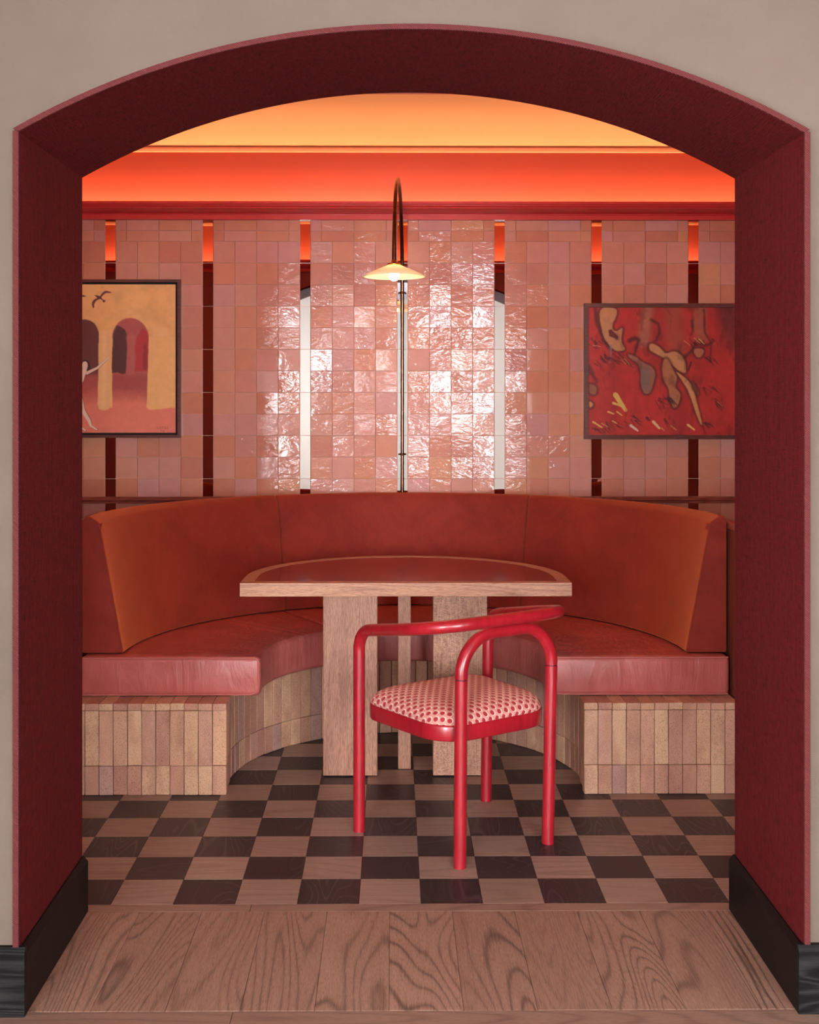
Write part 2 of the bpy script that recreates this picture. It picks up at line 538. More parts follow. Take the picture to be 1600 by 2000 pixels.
    g.t.links.new(df.outputs[0], mx.inputs[2])
    g.t.links.new(mx.outputs[0], g.out.inputs[0])
    M['shade'] = g.m

    def emit(name, col, st):
        g = G(name)
        e = g.n('Emission', {'Color': (*col, 1), 'Strength': st})
        g.t.links.new(e.outputs[0], g.out.inputs[0])
        return g.m
    M['bulb'] = emit('lit_bulb', (1.0, 0.72, 0.40), BULB_STRENGTH)
    M['led'] = emit('warm_led', LED_COLOR, LED_STRENGTH)

    g = G('picture_glass')
    tr = g.n('BsdfTransparent', {'Color': (0.97, 0.97, 0.97, 1)})
    gl = g.n('BsdfGlossy', {'Roughness': 0.02})
    fr = g.n('Fresnel', {'IOR': 1.5})
    mx = g.n('MixShader', {0: fr})
    g.t.links.new(tr.outputs[0], mx.inputs[1])
    g.t.links.new(gl.outputs[0], mx.inputs[2])
    g.t.links.new(mx.outputs[0], g.out.inputs[0])
    M['glass'] = g.m

    for key, rg in (('paint_a', 0.55), ('paint_b', 0.5)):
        g = G('oil_paint_' + key[-1])
        at = g.n('Attribute', attribute_name='paint')
        nz = g.noise(g.scale(g.coords(False), (1, 1, 0.4)), 240.0, 3.0)
        g.bsdf(at.outputs['Color'], rg, g.bump(nz, 0.15, 0.002))
        M[key] = g.m

make_materials()

# ------------------------------------------------------------------ geometry constants
WALL_Y = 5.61                 # face of the tiled wall
ARCH_Y0, ARCH_Y1 = 2.737, 3.282
HALF = 0.90
SPRING, APEX = 2.0185, 2.2545
RISE = APEX - SPRING
AR = (HALF ** 2 + RISE ** 2) / (2 * RISE)
AC = APEX - AR
ALC_X = 2.06
CEIL = 2.60

def arch_pts(extra=0.0, n=48):
    """left to right points of the arch, offset outward by extra"""
    r = AR + extra
    a0 = math.asin((HALF + extra) / r)
    return [(r * math.sin(-a0 + 2 * a0 * k / n), AC + r * math.cos(-a0 + 2 * a0 * k / n)) for k in range(n + 1)]

# ------------------------------------------------------------------ room shell
floor = link('floor', MB().box(-SIDE_X, SIDE_X, REAR_Y, 5.75, -0.12, -0.0125).mesh('floor', M['black_wood']))
tag(floor, 'floor of wooden boards and dark and light chequered parquet', kind='structure')

TH = 0.012                    # fabric lining thickness
ap = arch_pts(TH)
outline = [(-SIDE_X, -0.0125), (-HALF - TH, -0.0125), (-HALF - TH, ap[0][1])] + ap[1:-1] + \
          [(HALF + TH, ap[-1][1]), (HALF + TH, -0.0125), (SIDE_X, -0.0125), (SIDE_X, ROOM_H), (-SIDE_X, ROOM_H)]
wf = link('wall_front', MB().prism(outline, ARCH_Y0, ARCH_Y1, 'xz', 0, 0, 1).mesh('wall_front', [M['plaster'], M['maroon_wall']]))
tag(wf, 'warm grey plaster wall pierced by a low arched opening', kind='structure')

wall_back = link('wall_back', MB().box(-ALC_X, ALC_X, WALL_Y + 0.004, WALL_Y + 0.12, -0.0125, 2.30)
                 .mesh('wall_back', M['grout']))
tag(wall_back, 'wall of glossy pink tiles with narrow mirror strips', kind='structure')
upper = link('cove_panel', MB().box(-ALC_X, ALC_X, WALL_Y + 0.004, WALL_Y + 0.12, 2.30, CEIL).mesh('cove_panel', M['cove_red']), wall_back)
for nm, sgn in (('wall_left', -1), ('wall_right', 1)):
    x0, x1 = sorted((sgn * ALC_X, sgn * (ALC_X + 0.1)))
    w = link(nm, MB().box(x0, x1, ARCH_Y1, WALL_Y + 0.12, -0.0125, CEIL + 0.32).mesh(nm, M['maroon_wall']))
    tag(w, 'maroon side wall of the alcove', kind='structure')
VR = 0.25                     # rise of the shallow vault
vp = [(ARCH_Y1 + (WALL_Y + 0.004 - ARCH_Y1) * k / 32, CEIL + VR * math.sin(PI * k / 32)) for k in range(33)]
vo = [(y, z + 0.08) for y, z in vp[::-1]]
ce = link('ceiling', MB().prism(vp + [(WALL_Y + 0.12, CEIL), (WALL_Y + 0.12, CEIL + 0.08)] + vo, -ALC_X - 0.1, ALC_X + 0.1, 'yz', smooth=True).mesh('ceiling', M['ceiling']))
tag(ce, 'shallow vaulted peach ceiling of the alcove glowing orange', kind='structure')

# outer room (behind and around the camera)
co = link('ceiling_outer', MB().box(-SIDE_X, SIDE_X, REAR_Y, ARCH_Y0, ROOM_H, ROOM_H + 0.1).mesh('ceiling_outer', M['outer_ceiling']))
tag(co, 'mauve ceiling of the room before the arch', kind='structure')
w = link('wall_right_outer', MB().box(SIDE_X, SIDE_X + 0.15, REAR_Y, ARCH_Y1, 0, ROOM_H).mesh('wall_right_outer', M['outer_wall']))
tag(w, 'cream wall of the room before the arch', kind='structure')

def wall_with_windows(name, side):
    wins = sorted([q for q in WINDOWS if q[0] == side], key=lambda q: q[1])
    lo, hi = (-SIDE_X, SIDE_X) if side == 'rear' else (REAR_Y, ARCH_Y1)
    mb = MB()
    def bx(a0, a1, z0, z1):
        if a1 - a0 < 1e-4:
            return
        if side == 'rear':
            mb.box(a0, a1, REAR_Y - 0.15, REAR_Y, z0, z1)
        else:
            mb.box(-SIDE_X - 0.15, -SIDE_X, a0, a1, z0, z1)
    cur = lo
    for _, a0, a1, z0, z1 in wins:
        bx(cur, a0, 0, ROOM_H)
        bx(a0, a1, 0, z0)
        bx(a0, a1, z1, ROOM_H)
        cur = a1
    bx(cur, hi, 0, ROOM_H)
    o = link(name, mb.mesh(name, M['outer_wall']))
    return tag(o, 'cream wall with tall windows facing the arch', kind='structure')

wall_with_windows('wall_rear', 'rear')
wall_with_windows('wall_left_outer', 'left')
for i, (side, a0, a1, z0, z1) in enumerate(WINDOWS):
    wn = empty('window_%d' % (i + 1))
    tag(wn, 'white framed window with glazing bars', kind='structure')
    fr, bars, gl = MB(), MB(), MB()
    def bx(mb, u0, u1, w0, w1, d0, d1):
        if side == 'rear':
            mb.box(u0, u1, REAR_Y - d1, REAR_Y - d0, w0, w1)
        else:
            mb.box(-SIDE_X - d1, -SIDE_X - d0, u0, u1, w0, w1)
    t = 0.06
    for u0, u1, w0, w1 in ((a0, a0 + t, z0, z1), (a1 - t, a1, z0, z1), (a0 + t, a1 - t, z0, z0 + t), (a0 + t, a1 - t, z1 - t, z1)):
        bx(fr, u0, u1, w0, w1, 0.06, 0.13)
    am = (a0 + a1) / 2
    bx(bars, am - 0.02, am + 0.02, z0 + t, z1 - t, 0.07, 0.12)
    for q in (1 / 3, 2 / 3):
        zz = z0 + (z1 - z0) * q
        bx(bars, a0 + t, am - 0.02, zz - 0.015, zz + 0.015, 0.07, 0.12)
        bx(bars, am + 0.02, a1 - t, zz - 0.015, zz + 0.015, 0.07, 0.12)
    bx(gl, a0 + t, a1 - t, z0 + t, z1 - t, 0.094, 0.096)
    link('window_frame', fr.mesh('window_frame', M['window_frame']), wn)
    link('glazing_bar', bars.mesh('glazing_bar', M['window_frame']), wn)
    link('pane', gl.mesh('pane', M['glass']), wn)

# cornices with hidden light strips (back wall and inner face of the arch wall)
def cornice(name, label, y_wall, sgn):
    """sgn -1: projects towards -Y"""
    prof = [(0, 2.2575), (0.030, 2.2575), (0.030, 2.2785), (0.038, 2.2785), (0.038, 2.2825)]
    for k in range(9):
        a = PI / 2 * k / 8
        prof.append((0.045 + 0.088 * math.sin(a), 2.3115 - 0.027 * math.cos(a)))
    prof += [(0.140, 2.3130), (0.140, 2.3245), (0.122, 2.3245), (0.122, 2.2960), (0, 2.2960)]
    pts = [(y_wall + sgn * d, z) for d, z in prof]
    o = link(name, MB().prism(pts, -ALC_X, ALC_X, 'yz').mesh(name, M['cornice']))
    tag(o, label, kind='structure')
    y0, y1 = sorted((y_wall + sgn * 0.080, y_wall + sgn * 0.110))
    link('light_strip', MB().box(-ALC_X + 0.01, ALC_X - 0.01, y0, y1, 2.2960, 2.3185).mesh('light_strip', M['led']), o)
    p2 = [(y_wall, 2.5775), (y_wall + sgn * 0.024, 2.5775), (y_wall + sgn * 0.024, 2.5900), (y_wall + sgn * 0.012, 2.5900),
          (y_wall + sgn * 0.012, CEIL), (y_wall, CEIL)]
    link('ceiling_bead', MB().prism(p2, -ALC_X, ALC_X, 'yz').mesh('ceiling_bead', M['ceiling']), o)
    return o

cornice('trim_1', 'glossy red cornice above the pink tiles', WALL_Y + 0.004, -1)
cornice('trim_2', 'glossy red cornice on the inner side of the arch wall', ARCH_Y1, 1)
link('cove_panel', MB().box(-ALC_X, ALC_X, ARCH_Y1, ARCH_Y1 + 0.003, 2.30, 2.577).mesh('cove_panel', M['cove_red']), wf)

# dado rail
rail = link('trim_3', MB().prism([(WALL_Y + 0.004, 0.925), (WALL_Y - 0.012, 0.925), (WALL_Y - 0.012, 0.936), (WALL_Y - 0.020, 0.940),
                                  (WALL_Y - 0.020, 0.957), (WALL_Y + 0.004, 0.957)], -ALC_X, ALC_X, 'yz').mesh('trim_3', M['red_wood']))
tag(rail, 'thin reddish wooden rail across the tiles behind the bench', kind='structure')

# fabric lining of the arch
lining = empty('trim_4', (0, ARCH_Y0, 0))
tag(lining, 'burgundy woven fabric lining the inside of the arch', kind='structure')
LY0, LY1 = -0.010, ARCH_Y1 - ARCH_Y0 + 0.002
for s in (-1, 1):
    x0, x1 = sorted((s * HALF, s * (HALF + TH)))
    link('jamb_panel', MB().box(x0, x1, LY0 + 0.002, LY1, 0.0, SPRING).mesh('jamb_panel', M['fabric']), lining)
    link('stitched_hem', MB().box(x0 - 0.0005, x1 + 0.0005, LY0 - 0.004, LY0 + 0.002, 0.157, SPRING + 0.002).mesh('stitched_hem', M['hem']), lining)
inner, outer_ = arch_pts(0.0), arch_pts(TH)
def arch_band(a, b, y0, y1, mat, name):
    n = len(a)
    vs = [(p[0], y0, p[1]) for p in a] + [(p[0], y1, p[1]) for p in a] + [(p[0], y0, p[1]) for p in b] + [(p[0], y1, p[1]) for p in b]
    fs = []
    for i in range(n - 1):
        fs += [(i, i + 1, n + i + 1, n + i), (2 * n + i, 3 * n + i, 3 * n + i + 1, 2 * n + i + 1),
               (i, 2 * n + i, 2 * n + i + 1, i + 1), (n + i, n + i + 1, 3 * n + i + 1, 3 * n + i)]
    fs += [(0, n, 3 * n, 2 * n), (n - 1, 3 * n - 1, 4 * n - 1, 2 * n - 1)]
    return MB().add(vs, fs).mesh(name, mat)
link('arch_panel', arch_band(inner, outer_, LY0 + 0.002, LY1, M['fabric'], 'arch_panel'), lining)
link('stitched_hem', arch_band(inner, outer_, LY0 - 0.004, LY0 + 0.002, M['hem'], 'stitched_hem'), lining)

# baseboards
for nm, s in (('left', -1), ('right', 1)):
    bb = empty('baseboard_' + nm)
    tag(bb, 'black stained oak baseboard turning into the arch', kind='structure')
    prof = [(HALF, 0), (HALF - 0.016, 0), (HALF - 0.016, 0.138), (HALF - 0.004, 0.152), (HALF, 0.152)]
    link('jamb_board', MB().prism([(s * p[0], p[1]) for p in prof], ARCH_Y0 - 0.0005, ARCH_Y1 + 0.002, 'xz')
         .mesh('jamb_board', M['black_wood_y']), bb)
    prof = [(ARCH_Y0 - 0.020, 0), (ARCH_Y0 - 0.020, 0.143), (ARCH_Y0 - 0.012, 0.156), (ARCH_Y0 - 0.0006, 0.156), (ARCH_Y0 - 0.0006, 0)]
    x0, x1 = sorted((s * (HALF - 0.016), s * SIDE_X))
    link('front_board', MB().prism(prof, x0, x1, 'yz').mesh('front_board', M['black_wood']), bb)

# ------------------------------------------------------------------ floor pieces
S = 0.1732
TY0, TX0 = 3.327, 0.0335
CY = 4.40                     # centre of the round booth
PL_R, PL_Y = 0.650, 4.250     # plinth inner radius and front
GAP = 0.0006
sq_l = bbox_mesh('parquet_light', S - GAP, S - GAP, 0.012, 0.0008, M['parquet_light'])
sq_d = bbox_mesh('parquet_dark', S - GAP, S - GAP, 0.012, 0.0008, M['parquet_dark'])
for row in range(0, 13):
    y = TY0 + (row + 0.5) * S
    for k in range(-12, 12):
        x = TX0 + (k + 0.5) * S
        if abs(x) + S / 2 > ALC_X:
            continue
        if y - S / 2 > PL_Y and abs(x) < 1.22:
            dx = max(abs(x) - S / 2, 0)
            dy = max(abs(y - CY) - S / 2, 0) if y > CY else 0
            if math.hypot(dx, dy) > PL_R + 0.02:
                continue
        dark = (k + row) % 2 == 0
        link('parquet_square', sq_d if dark else sq_l, floor, (x, y, -0.006 + random.uniform(-0.0003, 0.0003)),
             (0, 0, (PI / 2 if dark and random.random() < 0.8 else 0) + PI * random.randint(0, 1)))
# border board
for x0, x1 in ((-ALC_X, -0.44), (-0.4385, 0.9), (0.9015, ALC_X)):
    link('plank', bevel(MB().box(x0, x1, ARCH_Y1 - 0.004, TY0 - 0.0006, -0.012, 0).mesh('plank', M['plank_x']), 0.0008, 1, smooth=False), floor)
# threshold boards
edges = [-0.885]
x = -0.0538
while x - S > -0.885 + 0.02:
    x -= S * 0.992
xs = []
while x < 0.885 - 0.02:
    xs.append(x)
    x += S * 0.992
xs = [-0.885] + [q for q in xs if q > -0.86] + [0.885]
for a, b in zip(xs, xs[1:]):
    link('plank', bevel(MB().box(-(b - a) / 2 + 0.0004, (b - a) / 2 - 0.0004, 0, ARCH_Y1 - 0.005 - 2.742, -0.012, 0).mesh('plank', M['plank']), 0.0008, 1, smooth=False),
         floor, ((a + b) / 2, 2.742, random.uniform(-0.0004, 0.0002)))
# room boards, running across
y1 = 2.7412
for r in range(5):
    y0 = y1 - S
    cuts = [-SIDE_X, -1.9 + 0.7 * (r % 2), -0.4125 if r == 0 else -0.6 + 0.43 * r % 1.1, 1.35 + 0.2 * (r % 3), SIDE_X]
    for a, b in zip(cuts, cuts[1:]):
        link('plank', bevel(MB().box(a - (a + b) / 2 + 0.0005, b - (a + b) / 2 - 0.0005, 0, S - 0.001, -0.012, 0).mesh('plank', M['plank_x']), 0.0008, 1, smooth=False),
             floor, ((a + b) / 2, y0, 0))
    y1 = y0
link('room_boards', MB().box(-SIDE_X, SIDE_X, REAR_Y, y1 - 0.001, -0.0125, 0).mesh('room_boards', M['plank_x']), floor)

# ------------------------------------------------------------------ tiles and mirrors
SP, SW = 0.458, 0.0510        # strip pitch and width
TW = (SP - SW) / 4
TH_ = 0.1015
ZJ = 2.056
TILE_D = 0.010
JG = 0.0012
tile_me = bbox_mesh('tile', TW - JG, TILE_D, TH_ - JG, 0.0012, M['tile'], 1)
half_w = bbox_mesh('half_tile_wide', TW * 1.5 - JG, TILE_D, 0.0505 - JG, 0.0012, M['tile'], 1)
half_s = bbox_mesh('half_tile_small', TW * 0.5 - JG, TILE_D, 0.0505 - JG, 0.0012, M['tile'], 1)
mir_me = bbox_mesh('mirror_piece', SW - 0.002, 0.006, TH_ * 2 - 0.0016, 0.0008, M['mirror'], 1)
PIC_L = (-1.782, -1.04, 1.235, 1.975)
PIC_R = (0.8535, 1.665, 1.2276, 1.8646)
rest = MB()
def tile_rot():
    return (random.gauss(0, 0.016), 0.0, random.gauss(0, 0.016))
def put_tile(me, name, x, z, w, h):
    yc = WALL_Y + TILE_D / 2 - 0.002 + random.uniform(-0.0006, 0.0006)
    hid = False
    if x + w / 2 < -1.55 or x - w / 2 > 1.57 or z + h / 2 < 0.86:
        hid = True
    if z + h / 2 < 0.965 and abs(x) < 0.95:
        hid = True
    for (a, b, c, d) in (PIC_L, PIC_R):
        if x - w / 2 > a and x + w / 2 < b and z - h / 2 > c and z + h / 2 < d:
            hid = True
    if hid:
        e = JG / 2
        rest.box(x - w / 2 + e, x + w / 2 - e, WALL_Y - 0.001, WALL_Y + 0.006, z - h / 2 + e, z + h / 2 - e)
    else:
        link(name, me, wall_back, (x, yc, z), tile_rot())
for bay in range(-5, 5):
    xb = bay * SP + SW / 2
    if bay * SP < -ALC_X + 0.2 - SP * 0.4 or (bay + 1) * SP > ALC_X - 0.2 + SP * 0.4:
        pass
    for c in range(4):
        x = xb + (c + 0.5) * TW
        if abs(x) + TW / 2 > ALC_X:
            continue
        for r in range(-1, 13):
            put_tile(tile_me, 'tile', x, ZJ - (r + 0.5) * TH_, TW, TH_)
    for q in range(2):
        z = ZJ + TH_ + (q + 0.5) * 0.0505
        seq = [(0.5, half_s), (1.5, half_w), (1.5, half_w), (0.5, half_s)]
        xx = xb
        for wq, me in seq:
            w = wq * TW
            if abs(xx + w / 2) + w / 2 <= ALC_X:
                put_tile(me, 'half_tile', xx + w / 2, z, w, 0.0505)
            xx += w
ro = link('tile_field', rest.mesh('tile_field', M['tile']), wall_back)
tag(ro, kind='stuff')
for k in range(-4, 5):
    x = k * SP
    zc = ZJ + TH_
    for q in range(7):
        link('mirror_piece', mir_me, wall_back, (x, WALL_Y + 0.004 + 0.001, zc - 2 * TH_ * q),
             (random.gauss(0, 0.0012), 0, random.gauss(0, 0.0012)))

# ------------------------------------------------------------------ brick bench base
base = empty('brick_bench_base', (0, CY, 0))
tag(base, 'horseshoe bench base of upright speckled bricks under the leather seats', 'bench base')
BW = 0.0505
BT = 0.045
NF = 11
X1 = 0.638 + NF * BW
def horseshoe(r_in, r_out_x, y_front, y_back, n=40):
    pts = [(-r_out_x, y_front), (-r_in, y_front)]
    pts += [(r_in * math.cos(PI - PI * k / n), r_in * math.sin(PI - PI * k / n)) for k in range(n + 1)]
    pts += [(r_in, y_front), (r_out_x, y_front), (r_out_x, y_back), (-r_out_x, y_back)]
    return pts
link('core', MB().prism(horseshoe(PL_R + 0.030, X1 - 0.004, PL_Y - CY + 0.030, 1.195), 0.0, 0.298).mesh('core', M['mortar']), base)
sold = bbox_mesh('brick_tall', BW - 0.0018, BT, 0.1950, 0.0016, M['brick'])
halfb = bbox_mesh('brick_half', BW - 0.0018, BT, 0.1030, 0.0016, M['brick'])
capb = bbox_mesh('brick_cap', BW - 0.0016, 0.125, 0.0245, 0.0016, M['brick'])
tallc = bbox_mesh('brick_curve', BW - 0.0018, BT, 0.2180, 0.0016, M['brick'])
def brk(me, x, y, z, rz=0.0, j=0.0012):
    o = link('brick', me, base, (x, y, z), (random.gauss(0, 0.004), random.gauss(0, 0.005), rz + random.gauss(0, 0.006)))
    return o
YF = PL_Y - CY
for s in (-1, 1):
    for k in range(NF):
        x = s * (0.638 + (k + 0.5) * BW)
        jy = random.uniform(-0.004, 0.003)
        brk(sold, x, YF + BT / 2 + jy, 0.1050 + 0.0980)
        brk(halfb, x, YF + BT / 2 + random.uniform(-0.002, 0.002), 0.0525)
        brk(capb, x, YF + 0.0625 + random.uniform(-0.004, 0.003), 0.3015 + 0.0125)
    # straight return up to the start of the curve
    for k in range(2):
        y = YF + BT + 0.004 + (k + 0.5) * BW
        brk(tallc, s * (PL_R - 0.004 + BT / 2), y, 0.1050 + 0.1095, PI / 2)
        brk(halfb, s * (PL_R - 0.004 + BT / 2), y, 0.0525, PI / 2)
nb = int(PI * PL_R / BW)
for k in range(nb):
    a = PI * (k + 0.5) / nb
    r = PL_R + BT / 2 + random.uniform(-0.002, 0.002)
    brk(tallc, r * math.cos(a), r * math.sin(a), 0.1050 + 0.1095, a + PI / 2)
    a2 = a
    r = PL_R + BT / 2 + random.uniform(-0.002, 0.002)
    brk(halfb, r * math.cos(a2), r * math.sin(a2), 0.0525, a2 + PI / 2)

# ------------------------------------------------------------------ cushions (swept profiles)
def sweep(prof, th0, th1, ext0=0.0, ext1=0.0, n=28, end_grow=0.018):
    """profile (r, z) swept from angle th0 to th1 about the booth centre; ext* = straight extension towards -Y at an end"""
    base_prof = prof
    def at(a):
        return [(r + (end_grow * math.cos(a) ** 2 if r > 1.14 else 0.0), z) for r, z in base_prof]
    rings = []
    prof = at(th0)
    if ext0:
        rings.append([(r * math.cos(th0), r * math.sin(th0) - ext0, z) for r, z in prof])
    for k in range(n + 1):
        a = th0 + (th1 - th0) * k / n
        prof = at(a)
        rings.append([(r * math.cos(a), r * math.sin(a), z) for r, z in prof])
    if ext1:
        rings.append([(r * math.cos(th1), r * math.sin(th1) - ext1, z) for r, z in prof])
    m = len(prof)
    vs = [p for ring in rings for p in ring]
    fs = []
    for i in range(len(rings) - 1):
        for j in range(m):
            fs.append((i * m + j, i * m + (j + 1) % m, (i + 1) * m + (j + 1) % m, (i + 1) * m + j))
    fs.append(tuple(range(m)))
    fs.append(tuple(range((len(rings) - 1) * m, len(rings) * m))[::-1])
    return MB().add(vs, fs)

SEAT_Z0, SEAT_Z1, SR = 0.328, 0.473, 0.528
SEAM = math.radians(30)
seat_prof = [(SR, SEAT_Z0), (1.150, SEAT_Z0), (1.150, SEAT_Z1 - 0.001), (0.90, SEAT_Z1 + 0.000), (0.72, SEAT_Z1), (SR, SEAT_Z1 - 0.002)]
back_prof = [(1.037, 0.4765), (1.172, 0.4765), (1.172, 0.966), (1.158, 0.982), (1.1415, 0.978), (1.128, 0.958), (1.120, 0.925)]
g_ = 0.0022
parts = [('left', PI / 2 + SEAM + 0.0022, PI), ('middle', PI / 2 - SEAM + 0.0022, PI / 2 + SEAM - 0.0022), ('right', 0.0, PI / 2 - SEAM - 0.0022)]
lab = {'left': 'beside the painting with arches and birds', 'middle': 'below the lamp post', 'right': 'beside the red framed picture'}
for nm, a0, a1 in parts:
    e0 = 0.055 if nm == 'right' else 0.0
    e1 = 0.055 if nm == 'left' else 0.0
    s_ = empty('seat_cushion', (0, CY, 0))
    tag(s_, 'curved russet leather seat cushion on the bricks, ' + lab[nm], 'cushion', 'leather seat cushions of the booth')
    me = bevel(sweep(seat_prof, a0, a1, e0, e1, end_grow=0.038).mesh('seat_pad', M['leather']), 0.020 if nm != 'middle' else 0.012, 4, 40)
    pad = link('seat_pad', me, s_)
    if nm != 'middle':
        sg = -1 if nm == 'left' else 1
        yy = -0.055 - 0.0005
        x0, x1, z0, z1 = sg * (SR + 0.006), sg * 1.182, SEAT_Z0 + 0.006, SEAT_Z1 - 0.005
        loop = fillet([(x1, yy + 0.004, z1), (x0, yy + 0.004, z1), (x0, yy + 0.004, z0), (x1, yy + 0.004, z0)], [0, 0.022, 0.036, 0], 8)
        link('piping', MB().tube(loop, 0.0028, 8).mesh('piping', M['piping']), pad)
    b_ = empty('back_cushion', (0, CY, 0))
    tag(b_, 'curved rust velvet backrest of the booth, ' + lab[nm], 'backrest', 'velvet backrests of the booth')
    b0 = 0.008 if nm == 'right' else 0.0
    b1 = 0.008 if nm == 'left' else 0.0
    me = bevel(sweep(back_prof, a0, a1, b0, b1).mesh('back_pad', M['velvet']), 0.011, 4, 35)
    pad = link('back_pad', me, b_)
    if nm != 'middle':
        sg = -1 if nm == 'left' else 1
        path = [(sg * 1.041, -0.009, 0.480), (sg * 1.0806, -0.009, 0.70), (sg * 1.1232, -0.009, 0.925), (sg * 1.131, -0.0085, 0.953)]
        link('piping', MB().tube(fillet(path, [0, 0, 0.05, 0], 6), 0.0022, 8).mesh('piping', M['velvet']), pad)

# wooden end panels
for nm, s in (('left', -1), ('right', 1)):
    p = empty('bench_end_panel', (s * 1.208, 4.58, 0))
    tag(p, 'red wooden panel with a cap closing the bench, ' + ('beside the painting with arches and birds' if s < 0 else 'beside the red framed picture'),
        'end panel', 'wooden panels at the bench ends')
    link('panel', MB().box(-0.0090 if s > 0 else -0.0140, 0.0140 if s > 0 else 0.0090, -0.27, 0.27, 0, 0.930).mesh('panel', M['red_wood_y']), p)
    link('cap', bevel(MB().box(-0.009 if s > 0 else -0.026, 0.026 if s > 0 else 0.009, -0.285, 0.28, 0.930, 0.957).mesh('cap', M['red_wood']), 0.004, 2), p)

# ------------------------------------------------------------------ table
TF, TZ, TT = 4.270, 0.7525, 0.048
TR, TS = 0.5955, 0.170        # half width, straight part of the sides
def dshape(off=0.0, n=44):
    r = TR - off
    pts = [(-r, off), (-r, TS)]
    pts += [(r * math.cos(PI - PI * k / n), TS + r * math.sin(PI - PI * k / n)) for k in range(1, n)]
    pts += [(r, TS), (r, off)]
    return pts
tb = empty('dining_table', (0.002, TF, 0))
tag(tb, 'oak half-round table with a polished dark veneer top in the booth', 'table')
o_, i_ = dshape(0), dshape(0.046)
i_ = [(x, y) for x, y in i_]
mb = MB()
n = len(o_)
vs = [(x, y, TZ) for x, y in o_] + [(x, y, TZ) for x, y in i_] + [(x, y, TZ - TT) for x, y in o_] + [(x, y, TZ - 0.004) for x, y in i_]
fs = []
for i in range(n):
    j = (i + 1) % n
    fs += [(i, j, n + j, n + i), (2 * n + i, i, j, 2 * n + j)]
    fs.append((n + i, n + j, 3 * n + j, 3 * n + i))
fs.append(tuple(range(2 * n, 3 * n)))
mb.add(vs, fs)
top = link('table_top', mb.mesh('table_top', M['oak']), tb)
link('veneer_inlay', MB().prism(i_, TZ - 0.004, TZ - 0.0006, 'xy').mesh('veneer_inlay', M['burl']), top)
for x0, x1, y0, y1 in ((-0.3080, -0.1050, 0.184, 0.244), (0.1030, 0.3060, 0.184, 0.244)):
    w = x1 - x0
    me = bevel(MB().box(-w / 2, w / 2, -(y1 - y0) / 2, (y1 - y0) / 2, 0.004, TZ - TT).mesh('leg', M['oak_leg'] if x0 < 0 else M['oak_fleck']), 0.002, 1, smooth=False)
    lg = link('leg', me, tb, ((x0 + x1) / 2, (y0 + y1) / 2, 0))
    link('foot', MB().box(-w / 2 + 0.01, w / 2 - 0.01, -0.02, 0.02, 0, 0.004).mesh('foot', M['black']), lg)
me = bevel(MB().box(-0.0245, 0.0245, -0.0245, 0.0245, 0.0, TZ - TT).mesh('post', M['oak_leg']), 0.002, 1, smooth=False)
link('post', me, tb, (-0.003, 0.300, 0))

# ------------------------------------------------------------------ chair
ch = empty('armchair', (0.182, 3.8615, 0), math.radians(33.9))
tag(ch, 'red lacquered bentwood armchair with a dotted velvet seat at the table', 'chair')
CR = 0.0195
LEGF, LEGR = (0.262, 0.215), (0.175, -0.215)
# arm loop: both front legs, arms and back rail
ctrl = [(-LEGF[0], LEGF[1], 0), (-LEGF[0], LEGF[1], 0.655), (-0.275, -0.235, 0.732), (0.290, -0.235, 0.734), (0.276, LEGF[1], 0.655), (0.266, LEGF[1], 0)]
loop = fillet(ctrl, [0, 0.075, 0.150, 0.150, 0.075, 0], 14)
loop = resample(loop, 0.012)
def arclen(pts):
    L = [0.0]
    for a, b in zip(pts, pts[1:]):
        L.append(L[-1] + (b - a).length)
    return L
L = arclen(loop)
cut = 0.655 + 0.085
iA = min(range(len(L)), key=lambda i: abs(L[i] - cut))
iB = min(range(len(L)), key=lambda i: abs(L[i] - (L[-1] - cut)))
def groove_between(pts, i, r):
    a, b = pts[i], pts[i + 1]
    return MB().tube([a, b], r, 16)
fl_ = {iA: link('front_leg', MB().tube(loop[:iA + 1], CR, 18).mesh('front_leg', M['lacquer']), ch)}
fl_[iB] = link('front_leg', MB().tube(loop[iB:], CR, 18).mesh('front_leg', M['lacquer']), ch)
def shrink(p, q, d=0.0016):
    v = (Vector(q) - Vector(p)).normalized() * d
    return Vector(p) + v
mid = [shrink(loop[iA], loop[iA + 1], 0.0035)] + loop[iA + 1:iB] + [shrink(loop[iB], loop[iB - 1], 0.0035)]
link('back_rail', MB().tube(mid, CR, 18).mesh('back_rail', M['lacquer']), ch)
for i, d in ((iA, 1), (iB, -1)):
    c = shrink(loop[i], loop[i + d], 0.001)
    t = (loop[i + d] - loop[i]).normalized() * 0.004
    link('joint_groove', MB().tube([c - t, c + t * 1.4], CR - 0.0022, 16).mesh('joint_groove', M['groove']), fl_[i])
# rear legs and arch
JZ = 0.563
tops = {-1: -0.170, 1: 0.190}
for q in (-1, 1):
    f0, f1 = Vector((q * LEGR[0], LEGR[1], 0)), Vector((tops[q], LEGR[1], JZ))
    rl_ = link('rear_leg', MB().tube([f0, f0.lerp(f1, 0.5), f1], CR, 18).mesh('rear_leg', M['lacquer']), ch)
    link('joint_groove', MB().tube([f1 - Vector((0, 0, 0.004)), f1 + Vector((0, 0, 0.008))], CR - 0.0022, 16).mesh('joint_groove', M['groove']), rl_)
arc = fillet([(tops[-1], LEGR[1], JZ + 0.0035), (tops[-1], LEGR[1], 0.694), (tops[1], LEGR[1], 0.694), (tops[1], LEGR[1], JZ + 0.0035)], [0, 0.122, 0.122, 0], 16)
link('rear_arch', MB().tube(arc, CR, 18).mesh('rear_arch', M['lacquer']), ch)
